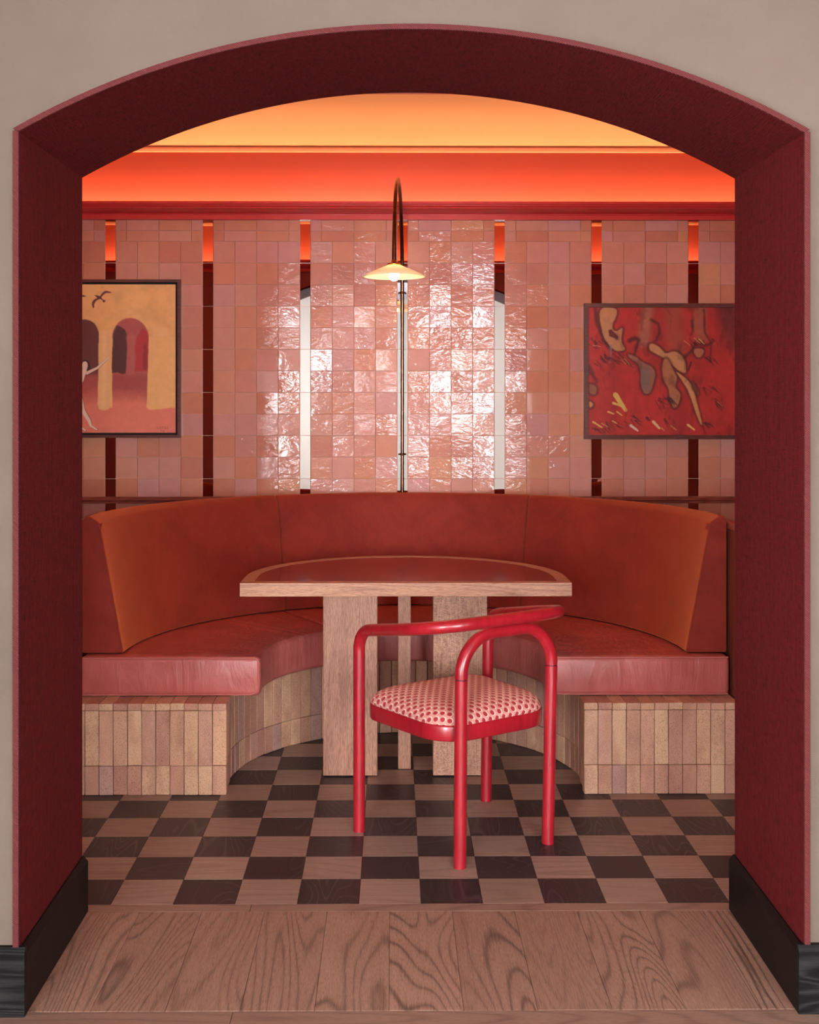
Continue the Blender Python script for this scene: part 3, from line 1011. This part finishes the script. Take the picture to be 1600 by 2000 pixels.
# seat frame ring
def rrect(hx0, hx1, y0, y1, r0, r1, n=10):
    """rounded outline; hx0/r0 at the back (y0), hx1/r1 at the front"""
    pts = []
    for (cx, cy, r, a0) in ((hx0 - r0, y0 + r0, r0, -PI / 2), (hx1 - r1, y1 - r1, r1, 0), (-(hx1 - r1), y1 - r1, r1, PI / 2), (-(hx0 - r0), y0 + r0, r0, PI)):
        for k in range(n + 1):
            a = a0 + PI / 2 * k / n
            pts.append((cx + r * math.cos(a), cy + r * math.sin(a)))
    return pts
oo = rrect(0.232, 0.243, -0.200, 0.236, 0.125, 0.080)
ii = rrect(0.208, 0.219, -0.176, 0.212, 0.102, 0.060)
n = len(oo)
vs = [(x, y, 0.418) for x, y in oo] + [(x, y, 0.418) for x, y in ii] + [(x, y, 0.368) for x, y in oo] + [(x, y, 0.368) for x, y in ii]
fs = []
for i in range(n):
    j = (i + 1) % n
    fs += [(i, j, n + j, n + i), (2 * n + i, 3 * n + i, 3 * n + j, 2 * n + j), (i, 2 * n + i, 2 * n + j, j), (n + i, n + j, 3 * n + j, 3 * n + i)]
link('seat_frame', bevel(MB().add(vs, fs).mesh('seat_frame', M['lacquer']), 0.006, 2, 50), ch)
# seat cushion with unwrapped coordinates
cu = rrect(0.229, 0.240, -0.197, 0.233, 0.120, 0.078)
rings = [(0.0, 0.476), (0.12, 0.476), (0.24, 0.4757), (0.36, 0.4750), (0.48, 0.4736), (0.60, 0.4712), (0.70, 0.4680), (0.79, 0.4635), (0.86, 0.4580),
         (0.915, 0.4510), (0.955, 0.4435), (0.983, 0.4350), (1.0, 0.4260), (0.997, 0.4185), (0.975, 0.4140)]
cyc = 0.02
n = len(cu)
vs, fs, arc_ = [], [], []
for ri, (s, z) in enumerate(rings):
    for (x, y) in cu:
        vs.append((x * s, cyc + (y - cyc) * s, z))
for ri in range(len(rings) - 1):
    for k in range(n):
        kk = (k + 1) % n
        fs.append((ri * n + k, ri * n + kk, (ri + 1) * n + kk, (ri + 1) * n + k))
me = bpy.data.meshes.new('seat_cushion')
me.from_pydata(vs, [], fs)
uvl = me.uv_layers.new(name='UVMap')
uvs = []
for k in range(n):
    d = Vector((cu[k][0], cu[k][1] - cyc))
    R = d.length
    acc, prev = 0.0, None
    for (s, z) in rings:
        p = Vector((R * s, z))
        if prev is not None:
            acc += (p - prev).length
        prev = p
        uvs.append((k, acc, d.normalized()))
uvt = {}
for idx, (k, acc, d) in enumerate(uvs):
    ri = idx % len(rings)
    uvt[ri * n + k] = (d.x * acc + 1.0, d.y * acc + 1.0)
for lp in me.loops:
    uvl.data[lp.index].uv = uvt[lp.vertex_index]
me.materials.append(M['dots'])
for p in me.polygons:
    p.use_smooth = True
link('seat_cushion', me, ch)

# ------------------------------------------------------------------ lamp
PX, PY = -0.001, WALL_Y - 0.0135
LX, LYY = -0.040, 4.755
lamp = empty('wall_lamp', (PX, PY, 0.95))
tag(lamp, 'brass swan-neck lamp with an opal glass shade on the tiled wall', 'lamp')
rad = (PY - LYY) / 2
zs = 1.957
path = [Vector((PX, PY, 0.86)), Vector((PX, PY, 1.3)), Vector((PX, PY, 1.7))]
for k in range(33):
    a = PI * k / 32
    t = (1 - math.cos(a)) / 2
    path.append(Vector((PX + (LX - PX) * t, PY + (LYY - PY) * t, zs + rad * 0.965 * math.sin(a))))
path.append(Vector((LX, LYY, zs - 0.004)))
org = Vector((PX, PY, 0.95))
link('swan_neck_pole', MB().tube([p - org for p in path], 0.0088, 14).mesh('swan_neck_pole', M['brass']), lamp)
for z in (1.4 + 214 * 5.6 / F_PX, 1.4 - 101 * 5.6 / F_PX):
    mbk = MB().lathe([(0.0088, -0.005), (0.0125, -0.005), (0.0125, 0.005), (0.0088, 0.005)], (0, 0, z - 0.95), 20)
    mbk.tube([(-0.019, 0.006, z - 0.95), (0.019, 0.006, z - 0.95)], 0.0045, 10)
    link('wall_clip', mbk.mesh('wall_clip', M['brass']), lamp)
lc = (LX - PX, LYY - PY, 0)
rim = 1.9015
sp_ = [(0.1235, 0.0), (0.1215, 0.0045), (0.105, 0.013), (0.082, 0.0230), (0.060, 0.0325), (0.042, 0.0395), (0.028, 0.0460)]
sp_in = [(r - 0.001, z - 0.003) for r, z in sp_[1:]][::-1]
sh = link('lamp_shade', MB().lathe(sp_ + sp_in + [(0.1215, -0.0004), (0.1235, 0.0)], (lc[0], lc[1], rim - 0.95), 56).mesh('lamp_shade', M['shade']), lamp)
link('shade_cap', MB().lathe([(0.0001, 0.016), (0.010, 0.016), (0.012, 0.004), (0.025, 0.003), (0.028, 0.0), (0.028, -0.006), (0.0001, -0.006)], (lc[0], lc[1], zs - 0.95 - 0.004), 28).mesh('shade_cap', M['bright_brass']), sh)
bz = rim + 0.004
prof = [(0.0001, -0.021)] + [(0.021 * math.cos(a), 0.021 * math.sin(a)) for a in [(-80 + 16 * k) * PI / 180 for k in range(9)]] + [(0.011, 0.026), (0.011, 0.038), (0.0001, 0.038)]
link('bulb', MB().lathe(prof, (lc[0], lc[1], bz - 0.95), 28).mesh('bulb', M['bulb']), sh)

# ------------------------------------------------------------------ paintings (flat pictures on canvas)
def grid_canvas(w, h, nx, nz, colors, mat, name):
    """vertical canvas in local XZ, facing -Y; colors (nz+1, nx+1, 3) linear, row 0 at the top"""
    xs = np.linspace(0, w, nx + 1)
    zs_ = np.linspace(h, 0, nz + 1)
    X, Z = np.meshgrid(xs, zs_)
    co = np.stack([X, np.zeros_like(X), Z], -1).reshape(-1, 3)
    idx = np.arange((nx + 1) * (nz + 1)).reshape(nz + 1, nx + 1)
    q = np.stack([idx[:-1, :-1], idx[1:, :-1], idx[1:, 1:], idx[:-1, 1:]], -1).reshape(-1, 4)
    # canvas body: sides and back
    me = bpy.data.meshes.new(name)
    c0 = [(0, 0.018, h), (w, 0.018, h), (w, 0.018, 0), (0, 0.018, 0)]
    off = len(co)
    corner = [idx[0, 0], idx[0, -1], idx[-1, -1], idx[-1, 0]]
    extra = [(off, off + 1, off + 2, off + 3)]
    for i in range(4):
        j = (i + 1) % 4
        extra.append((int(corner[i]), int(corner[j]), off + j, off + i))
    me.from_pydata([tuple(p) for p in co] + c0, [], [tuple(int(a) for a in r) for r in q] + extra)
    at = me.color_attributes.new('paint', 'FLOAT_COLOR', 'POINT')
    c = np.ones((len(co) + 4, 4), dtype=np.float32)
    c[:len(co), :3] = colors.reshape(-1, 3)
    c[len(co):, :3] = colors.reshape(-1, 3).mean(0)
    at.data.foreach_set('color', c.ravel())
    me.materials.append(mat)
    me.update()
    return me

def lin(rgb):
    return np.array(srgb(*rgb)[:3])

class Paint:
    """paints into an array addressed in 'crop' coordinates (u right, v down)"""
    def __init__(s, u0, u1, v0, v1, nx, nz, bg, seed):
        s.U, s.V = np.meshgrid(np.linspace(u0, u1, nx + 1), np.linspace(v0, v1, nz + 1))
        s.rng = np.random.default_rng(seed)
        s.c = np.ones((nz + 1, nx + 1, 3)) * lin(bg)
        s.W = s.fbm(18.0) - 0.5
    def vnoise(s, cell, cu=1.0, cv=1.0):
        x, y = s.U / (cell * cu), s.V / (cell * cv)
        x0, y0 = np.floor(x).astype(int), np.floor(y).astype(int)
        fx, fy = x - x0, y - y0
        fx, fy = fx * fx * (3 - 2 * fx), fy * fy * (3 - 2 * fy)
        k = s.rng.integers(1, 10 ** 6)
        def hsh(a, b):
            t = np.sin(a * 127.1 + b * 311.7 + k * 0.731) * 43758.5453
            return t - np.floor(t)
        return (hsh(x0, y0) * (1 - fx) + hsh(x0 + 1, y0) * fx) * (1 - fy) + (hsh(x0, y0 + 1) * (1 - fx) + hsh(x0 + 1, y0 + 1) * fx) * fy
    def fbm(s, cell, cu=1.0, cv=1.0):
        return (s.vnoise(cell * 4, cu, cv) * 0.5 + s.vnoise(cell * 2, cu, cv) * 0.3 + s.vnoise(cell, cu, cv) * 0.2)
    def poly_sdf(s, pts, wob=0.0):
        U, V = s.U + s.W * wob, s.V + np.roll(s.W, 17, 1) * wob
        d = np.full(U.shape, 1e9)
        inside = np.zeros(U.shape, bool)
        n = len(pts)
        for i in range(n):
            ax, ay = pts[i]
            bx, by = pts[(i + 1) % n]
            ex, ey = bx - ax, by - ay
            t = np.clip(((U - ax) * ex + (V - ay) * ey) / (ex * ex + ey * ey + 1e-9), 0, 1)
            d = np.minimum(d, np.hypot(U - ax - t * ex, V - ay - t * ey))
            if ay != by:
                cr = ((ay > V) != (by > V)) & (U < (bx - ax) * (V - ay) / (by - ay) + ax)
                inside ^= cr
        return np.where(inside, -d, d)
    def put(s, mask, col):
        s.c = s.c * (1 - mask[..., None]) + (lin(col) if not isinstance(col, np.ndarray) else col) * mask[..., None]
    def poly(s, pts, col, soft=4.0, wob=0.0, edge=None, ew=8.0, alpha=1.0):
        d = s.poly_sdf(pts, wob)
        if edge is not None:
            s.put(np.clip(0.5 - (np.abs(d) - ew) / (soft * 2), 0, 1) * 0.9, edge)
        s.put(np.clip(0.5 - (d + (ew * 0.5 if edge is not None else 0)) / soft, 0, 1) * alpha, col)
        return d
    def stroke(s, pts, w, col, soft=3.0, w1=None, alpha=1.0, wob=0.0):
        U, V = s.U + s.W * wob, s.V + np.roll(s.W, 9, 0) * wob
        m = np.zeros(U.shape)
        n = len(pts) - 1
        for i in range(n):
            ax, ay = pts[i]
            bx, by = pts[i + 1]
            ex, ey = bx - ax, by - ay
            t = np.clip(((U - ax) * ex + (V - ay) * ey) / (ex * ex + ey * ey + 1e-9), 0, 1)
            ww = w if w1 is None else w + (w1 - w) * (i + t) / n
            m = np.maximum(m, np.clip(0.5 - (np.hypot(U - ax - t * ex, V - ay - t * ey) - ww / 2) / soft, 0, 1))
        s.put(m * alpha, col)
    def mottle(s, amt, cell, cu=1, cv=1):
        s.c *= (1 + (s.fbm(cell, cu, cv)[..., None] - 0.5) * amt)

def arch_poly(x0, x1, top, bot, k=0.5, n=14, lean=0.0):
    cx, hw = (x0 + x1) / 2, (x1 - x0) / 2
    rh = hw * 1.15
    pts = [(x0 + lean, bot)]
    for i in range(n + 1):
        a = PI - PI * i / n
        pts.append((cx + hw * math.cos(a), top + rh - rh * math.sin(a)))
    pts.append((x1 - lean, bot))
    return pts

def glyphs(p, text, u, v, cell, col):
    font = {'L': '100100100100111', 'A': '010101111101101', 'T': '111010010010010', 'U': '101101101101111', 'S': '011100010001110',
            '7': '111001010010010', '6': '011100111101111'}
    for ch_ in text:
        bits = font[ch_]
        for i, b in enumerate(bits):
            if b == '1':
                x, y = u + (i % 3) * cell, v + (i // 3) * cell
                p.poly([(x, y), (x + cell, y), (x + cell, y + cell), (x, y + cell)], col, 3.0, alpha=0.75)
        u += cell * 4.2

# --- left picture: arches and birds
def paint_arches():
    p = Paint(-500, 1115, 185, 1822, 300, 304, (214, 158, 98), 3)
    p.mottle(0.35, 40)
    p.put(np.clip((p.fbm(60) - 0.55) * 2.5, 0, 0.5), (222, 176, 122))
    ground = (206, 112, 92)
    p.put(np.clip((p.V - 1545 + p.W * 20) / 18 + 0.5, 0, 1), ground)
    def opening(x0, x1, top, col, mid, bot=1575, lean=8):
        d = p.poly_sdf(arch_poly(x0, x1, top, bot, lean=lean), 8)
        m = np.clip(0.5 - d / 10, 0, 1)
        t = np.clip((p.V - 1150) / 60, 0, 1)[..., None]
        t2 = np.clip((p.V - 1330 + p.W * 60) / 190, 0, 1)[..., None]
        colr = lin(col) * (1 - t) + lin(mid) * t
        colr = colr * (1 - t2) + lin(ground) * t2
        p.c = p.c * (1 - m[..., None]) + colr * m[..., None]
    opening(425, 828, 553, (160, 76, 70), (150, 66, 58))
    opening(-25, 287, 570, (98, 46, 42), (160, 72, 62))
    opening(-440, -160, 600, (120, 58, 50), (160, 72, 62))
    p.poly([(425, 900), (440, 740), (478, 640), (520, 645), (570, 690), (592, 760), (597, 850), (590, 1010), (578, 1165), (540, 1175), (500, 1155), (424, 1160)],
           (80, 38, 32), 12, 12)
    p.poly([(760, 665), (800, 700), (826, 800), (826, 1000), (812, 1140), (675, 1140), (690, 960), (672, 880), (700, 760)], (164, 46, 46), 14, 16)
    p.poly([(770, 860), (800, 830), (812, 1000), (806, 1130), (760, 1120)], (112, 36, 38), 18, 20, alpha=0.7)
    p.poly([(585, 760), (640, 700), (690, 760), (672, 900), (665, 1170), (580, 1180), (596, 900)], (170, 88, 80), 20, 10, alpha=0.7)
    # columns
    p.poly([(287, 760), (300, 700), (425, 700), (438, 800), (424, 1000), (406, 1500), (400, 1556), (350, 1574), (290, 1562), (272, 1510), (280, 1200)], (214, 162, 108), 10, 8)
    p.stroke([(345, 720), (345, 1000), (335, 1530)], 40, (224, 180, 128), 40, alpha=0.6)
    p.poly([(828, 760), (1125, 760), (1125, 1530), (960, 1562), (830, 1570), (803, 1540), (812, 1250)], (216, 162, 102), 10, 8)
    # birds
    brd = (98, 42, 46)
    for ox, oy in ((0, 0), (-276, 42), (-420, -70)):
        P = lambda q: [(a + ox, b + oy) for a, b in q]
        p.poly(P([(428, 276), (400, 262), (356, 255), (325, 276), (296, 315), (262, 305), (232, 302), (258, 322), (268, 335), (236, 350), (212, 380), (210, 410),
                  (222, 448), (236, 440), (236, 400), (262, 362), (296, 346), (320, 356), (336, 388), (350, 380), (360, 362), (330, 352), (312, 330), (330, 306), (362, 280), (400, 280)]), brd, 5, 2)
    # dancing figure
    skin, ink = (214, 182, 160), (58, 30, 30)
    p.poly([(90, 1075), (100, 1035), (130, 1016), (165, 1025), (186, 1065), (196, 1110), (176, 1140), (150, 1146), (95, 1120)], (46, 26, 30), 5, 4)
    p.stroke([(60, 1190), (160, 1165), (270, 1110), (378, 1004)], 46, ink, 4, 22, 0.7)
    p.stroke([(60, 1186), (160, 1161), (270, 1106), (382, 1000)], 40, skin, 4, 16)
    p.stroke([(20, 1190), (-120, 1120), (-230, 1000)], 40, skin, 4, 16)
    p.poly([(-10, 1170), (150, 1150), (120, 1250), (80, 1310), (84, 1400), (110, 1440), (-10, 1440), (10, 1300)], skin, 5, 3, ink, 3)
    p.stroke([(75, 1410), (118, 1580), (185, 1690), (200, 1745), (266, 1788)], 62, ink, 4, 22, 0.7)
    p.stroke([(73, 1410), (114, 1580), (181, 1690), (197, 1743), (262, 1786)], 56, skin, 4, 16)
    p.stroke([(50, 1420), (80, 1560), (72, 1720), (90, 1760), (142, 1800)], 56, ink, 4, 20, 0.7)
    p.stroke([(48, 1420), (77, 1560), (69, 1720), (88, 1757), (138, 1796)], 50, skin, 4, 15)
    p.poly([(103, 1075), (112, 1044), (138, 1032), (160, 1046), (166, 1085), (156, 1118), (150, 1165), (105, 1165), (108, 1115)], skin, 5, 2)
    glyphs(p, 'LATUS', 915, 1752, 6.2, (150, 66, 56))
    glyphs(p, '76', 952, 1786, 5.6, (158, 72, 60))
    p.mottle(0.16, 12)
    return np.clip(p.c * 1.25, 0, 0.9)

def paint_abstract():
    red = (176, 44, 38)
    p = Paint(105, 1720, 150, 1405, 330, 256, red, 11)
    p.mottle(0.45, 60, 0.5, 1.6)
    tan, dk, yel = (188, 124, 82), (66, 24, 20), (226, 170, 88)
    p.put(np.clip((p.vnoise(200, 1, 3) - 0.6) * 1.5, 0, 0.4), (140, 30, 30))
    # brown veils
    p.stroke([(930, 150), (950, 330), (970, 540)], 180, (150, 74, 52), 90, alpha=0.6)
    p.stroke([(690, 150), (660, 330), (650, 480)], 110, (166, 104, 78), 60, alpha=0.75)
    p.stroke([(1480, 200), (1560, 420), (1640, 520)], 240, (96, 40, 40), 150, alpha=0.8)
    p.stroke([(1200, 150), (1190, 330), (1210, 440)], 120, (150, 86, 62), 50, alpha=0.7)
    def limb(pts, fill=tan, ew=12, wob=14):
        for _ in range(2):
            pts = [q for a, b in zip(pts, pts[1:] + pts[:1]) for q in
                   ((a[0] * 0.75 + b[0] * 0.25, a[1] * 0.75 + b[1] * 0.25), (a[0] * 0.25 + b[0] * 0.75, a[1] * 0.25 + b[1] * 0.75))]
        p.poly(pts, fill, 14, wob, dk, ew)
    limb([(200, 140), (390, 140), (385, 250), (335, 330), (370, 390), (445, 330), (440, 430), (430, 470), (480, 570), (410, 590), (330, 560), (260, 470), (215, 340)])
    p.poly([(300, 370), (330, 360), (400, 440), (390, 470), (310, 430)], (112, 34, 36), 10, 10)
    p.stroke([(170, 170), (190, 320), (250, 470), (330, 570)], 40, dk, 26, 18, 0.75, 16)
    p.stroke([(325, 520), (330, 600), (315, 690)], 22, (128, 116, 124), 12, 10, 0.7, 10)
    # central figures
    limb([(690, 500), (760, 500), (840, 570), (860, 600), (950, 570), (1030, 610), (1060, 690), (1070, 800), (1010, 790), (930, 720), (860, 660), (760, 610), (690, 570)])
    limb([(840, 640), (900, 660), (940, 760), (980, 830), (960, 930), (985, 960), (1015, 1010), (985, 1120), (930, 1150), (900, 1060), (890, 950), (830, 860), (820, 740)], (168, 100, 66))
    limb([(940, 760), (1010, 800), (1080, 850), (1130, 920), (1170, 1050), (1200, 1200), (1230, 1300), (1200, 1310), (1150, 1180), (1100, 1010), (1030, 890)], (196, 132, 86), 10)
    limb([(480, 600), (560, 620), (640, 690), (720, 720), (775, 790), (740, 930), (700, 1010), (640, 1000), (610, 900), (620, 800), (590, 700), (500, 650)], (150, 92, 70))
    p.poly([(620, 720), (690, 740), (720, 820), (700, 960), (650, 980), (625, 880)], (118, 92, 88), 40, 20, alpha=0.8)
    limb([(1120, 560), (1200, 540), (1250, 570), (1220, 640), (1160, 650)], (170, 100, 70))
    limb([(1100, 870), (1150, 890), (1190, 960), (1190, 1030), (1150, 990)], (120, 60, 46), 8)
    p.stroke([(720, 270), (790, 310), (800, 400), (760, 480)], 34, dk, 18, 20, 0.8, 14)
    p.stroke([(510, 470), (560, 450), (600, 470), (570, 560), (560, 610)], 50, dk, 26, 30, 0.85, 20)
    p.stroke([(1120, 280), (1130, 380), (1110, 420)], 30, dk, 22, 18, 0.7, 16)
    p.stroke([(1240, 170), (1250, 400), (1310, 500), (1300, 690)], 22, dk, 16, 16, 0.7, 18)
    p.stroke([(1050, 640), (1110, 580), (1160, 500), (1260, 520), (1330, 480)], 34, dk, 20, 24, 0.75, 24)
    p.stroke([(1110, 690), (1085, 770)], 20, dk, 8, 12, 0.9, 10)
    # left margin shapes
    limb([(105, 900), (150, 900), (190, 930), (190, 1000), (150, 1020), (105, 990)], (140, 84, 56))
    limb([(105, 1060), (150, 1080), (160, 1120), (105, 1150)], (190, 126, 66))
    p.stroke([(110, 740), (150, 820), (180, 880)], 60, dk, 30, 30, 0.75, 24)
    rng = random.Random(5)
    for (cx, cy, n_, sp, ln) in ((180, 480, 10, 70, 60), (230, 640, 14, 90, 70), (450, 670, 9, 60, 70), (280, 1290, 12, 120, 70), (560, 1240, 6, 50, 80),
                                 (850, 1250, 4, 30, 60), (680, 1240, 4, 30, 40), (1180, 480, 10, 90, 60), (900, 1050, 7, 40, 90), (800, 1060, 4, 30, 110),
                                 (1240, 1290, 6, 40, 70), (1240, 940, 5, 40, 90), (1340, 1080, 5, 40, 90), (1280, 640, 7, 50, 80)):
        for _ in range(n_):
            x, y = cx + rng.gauss(0, sp * 0.6), cy + rng.gauss(0, sp * 0.35)
            a = rng.gauss(0.75, 0.3)
            p.stroke([(x, y), (x + ln * math.cos(a), y + ln * math.sin(a))], rng.uniform(8, 18), dk, 8, 5, 0.75, 8)
    for (x0, y0, x1, y1, w, c) in ((370, 1010, 470, 1160, 50, yel), (350, 1090, 460, 1130, 26, yel), (300, 1175, 350, 1195, 18, yel), (385, 1175, 435, 1212, 14, yel),
                                   (150, 1275, 235, 1330, 18, yel), (235, 1290, 295, 1325, 14, tan), (340, 1265, 380, 1290, 12, yel), (520, 1310, 585, 1360, 26, (224, 184, 160)),
                                   (742, 1275, 800, 1335, 28, (226, 180, 130)), (820, 1335, 845, 1355, 14, tan), (915, 1312, 965, 1352, 14, tan), (1080, 1305, 1142, 1350, 22, yel),
                                   (430, 660, 470, 710, 8, tan), (460, 655, 510, 715, 8, tan), (1140, 450, 1200, 500, 8, tan), (1190, 460, 1240, 510, 8, yel), (1045, 480, 1100, 520, 8, tan),
                                   (150, 520, 225, 535, 8, tan), (1370, 1080, 1420, 1120, 8, tan)):
        p.stroke([(x0, y0), (x1, y1)], w, c, 5, w * 0.7, 0.95, 8)
    p.put(np.clip((p.fbm(26, 0.6, 1.4) - 0.62) * 3.0, 0, 0.35), (70, 22, 20))
    p.mottle(0.35, 14)
    return np.clip(p.c * 1.45, 0, 0.9)

def picture(name, label, box, frame_w, canvas_px, depth, colors, mat, glass, inner_gap):
    x0, x1, z0, z1 = box
    e = empty(name, (x0, WALL_Y - 0.004, z0))
    tag(e, label, 'painting')
    W, Hh = x1 - x0, z1 - z0
    fw = frame_w
    bars = MB()
    for pts in ([(0, 0), (W, 0), (W - fw, fw), (fw, fw)], [(W, 0), (W, Hh), (W - fw, Hh - fw), (W - fw, fw)],
                [(W, Hh), (0, Hh), (fw, Hh - fw), (W - fw, Hh - fw)], [(0, Hh), (0, 0), (fw, fw), (fw, Hh - fw)]):
        bars.prism(pts, -depth, 0.0, 'xz')
    link('frame', bars.mesh('frame', M['frame']), e)
    link('backing_board', MB().box(fw * 0.9, W - fw * 0.9, -0.008, -0.002, fw * 0.9, Hh - fw * 0.9).mesh('backing_board', M['black']), e)
    m = fw + inner_gap
    nz, nx = colors.shape[0] - 1, colors.shape[1] - 1
    me = grid_canvas(W - 2 * m, Hh - 2 * m, nx, nz, colors, mat, 'canvas')
    link('canvas', me, e, (m, -0.027 if not glass else -0.0275 + 0.001, m))
    if glass:
        link('glass', MB().box(fw, W - fw, -0.0315, -0.0300, fw, Hh - fw).mesh('glass', M['glass']), e)
    return e

picture('framed_painting', 'ochre painting of arches, birds and a dancer in a dark frame', PIC_L, 0.0130, None, 0.034, paint_arches(), M['paint_a'], False, 0.010)
picture('framed_painting', 'red abstract painting of tan limbs under glass in a brown frame', PIC_R, 0.0185, None, 0.036, paint_abstract(), M['paint_b'], True, 0.0005)
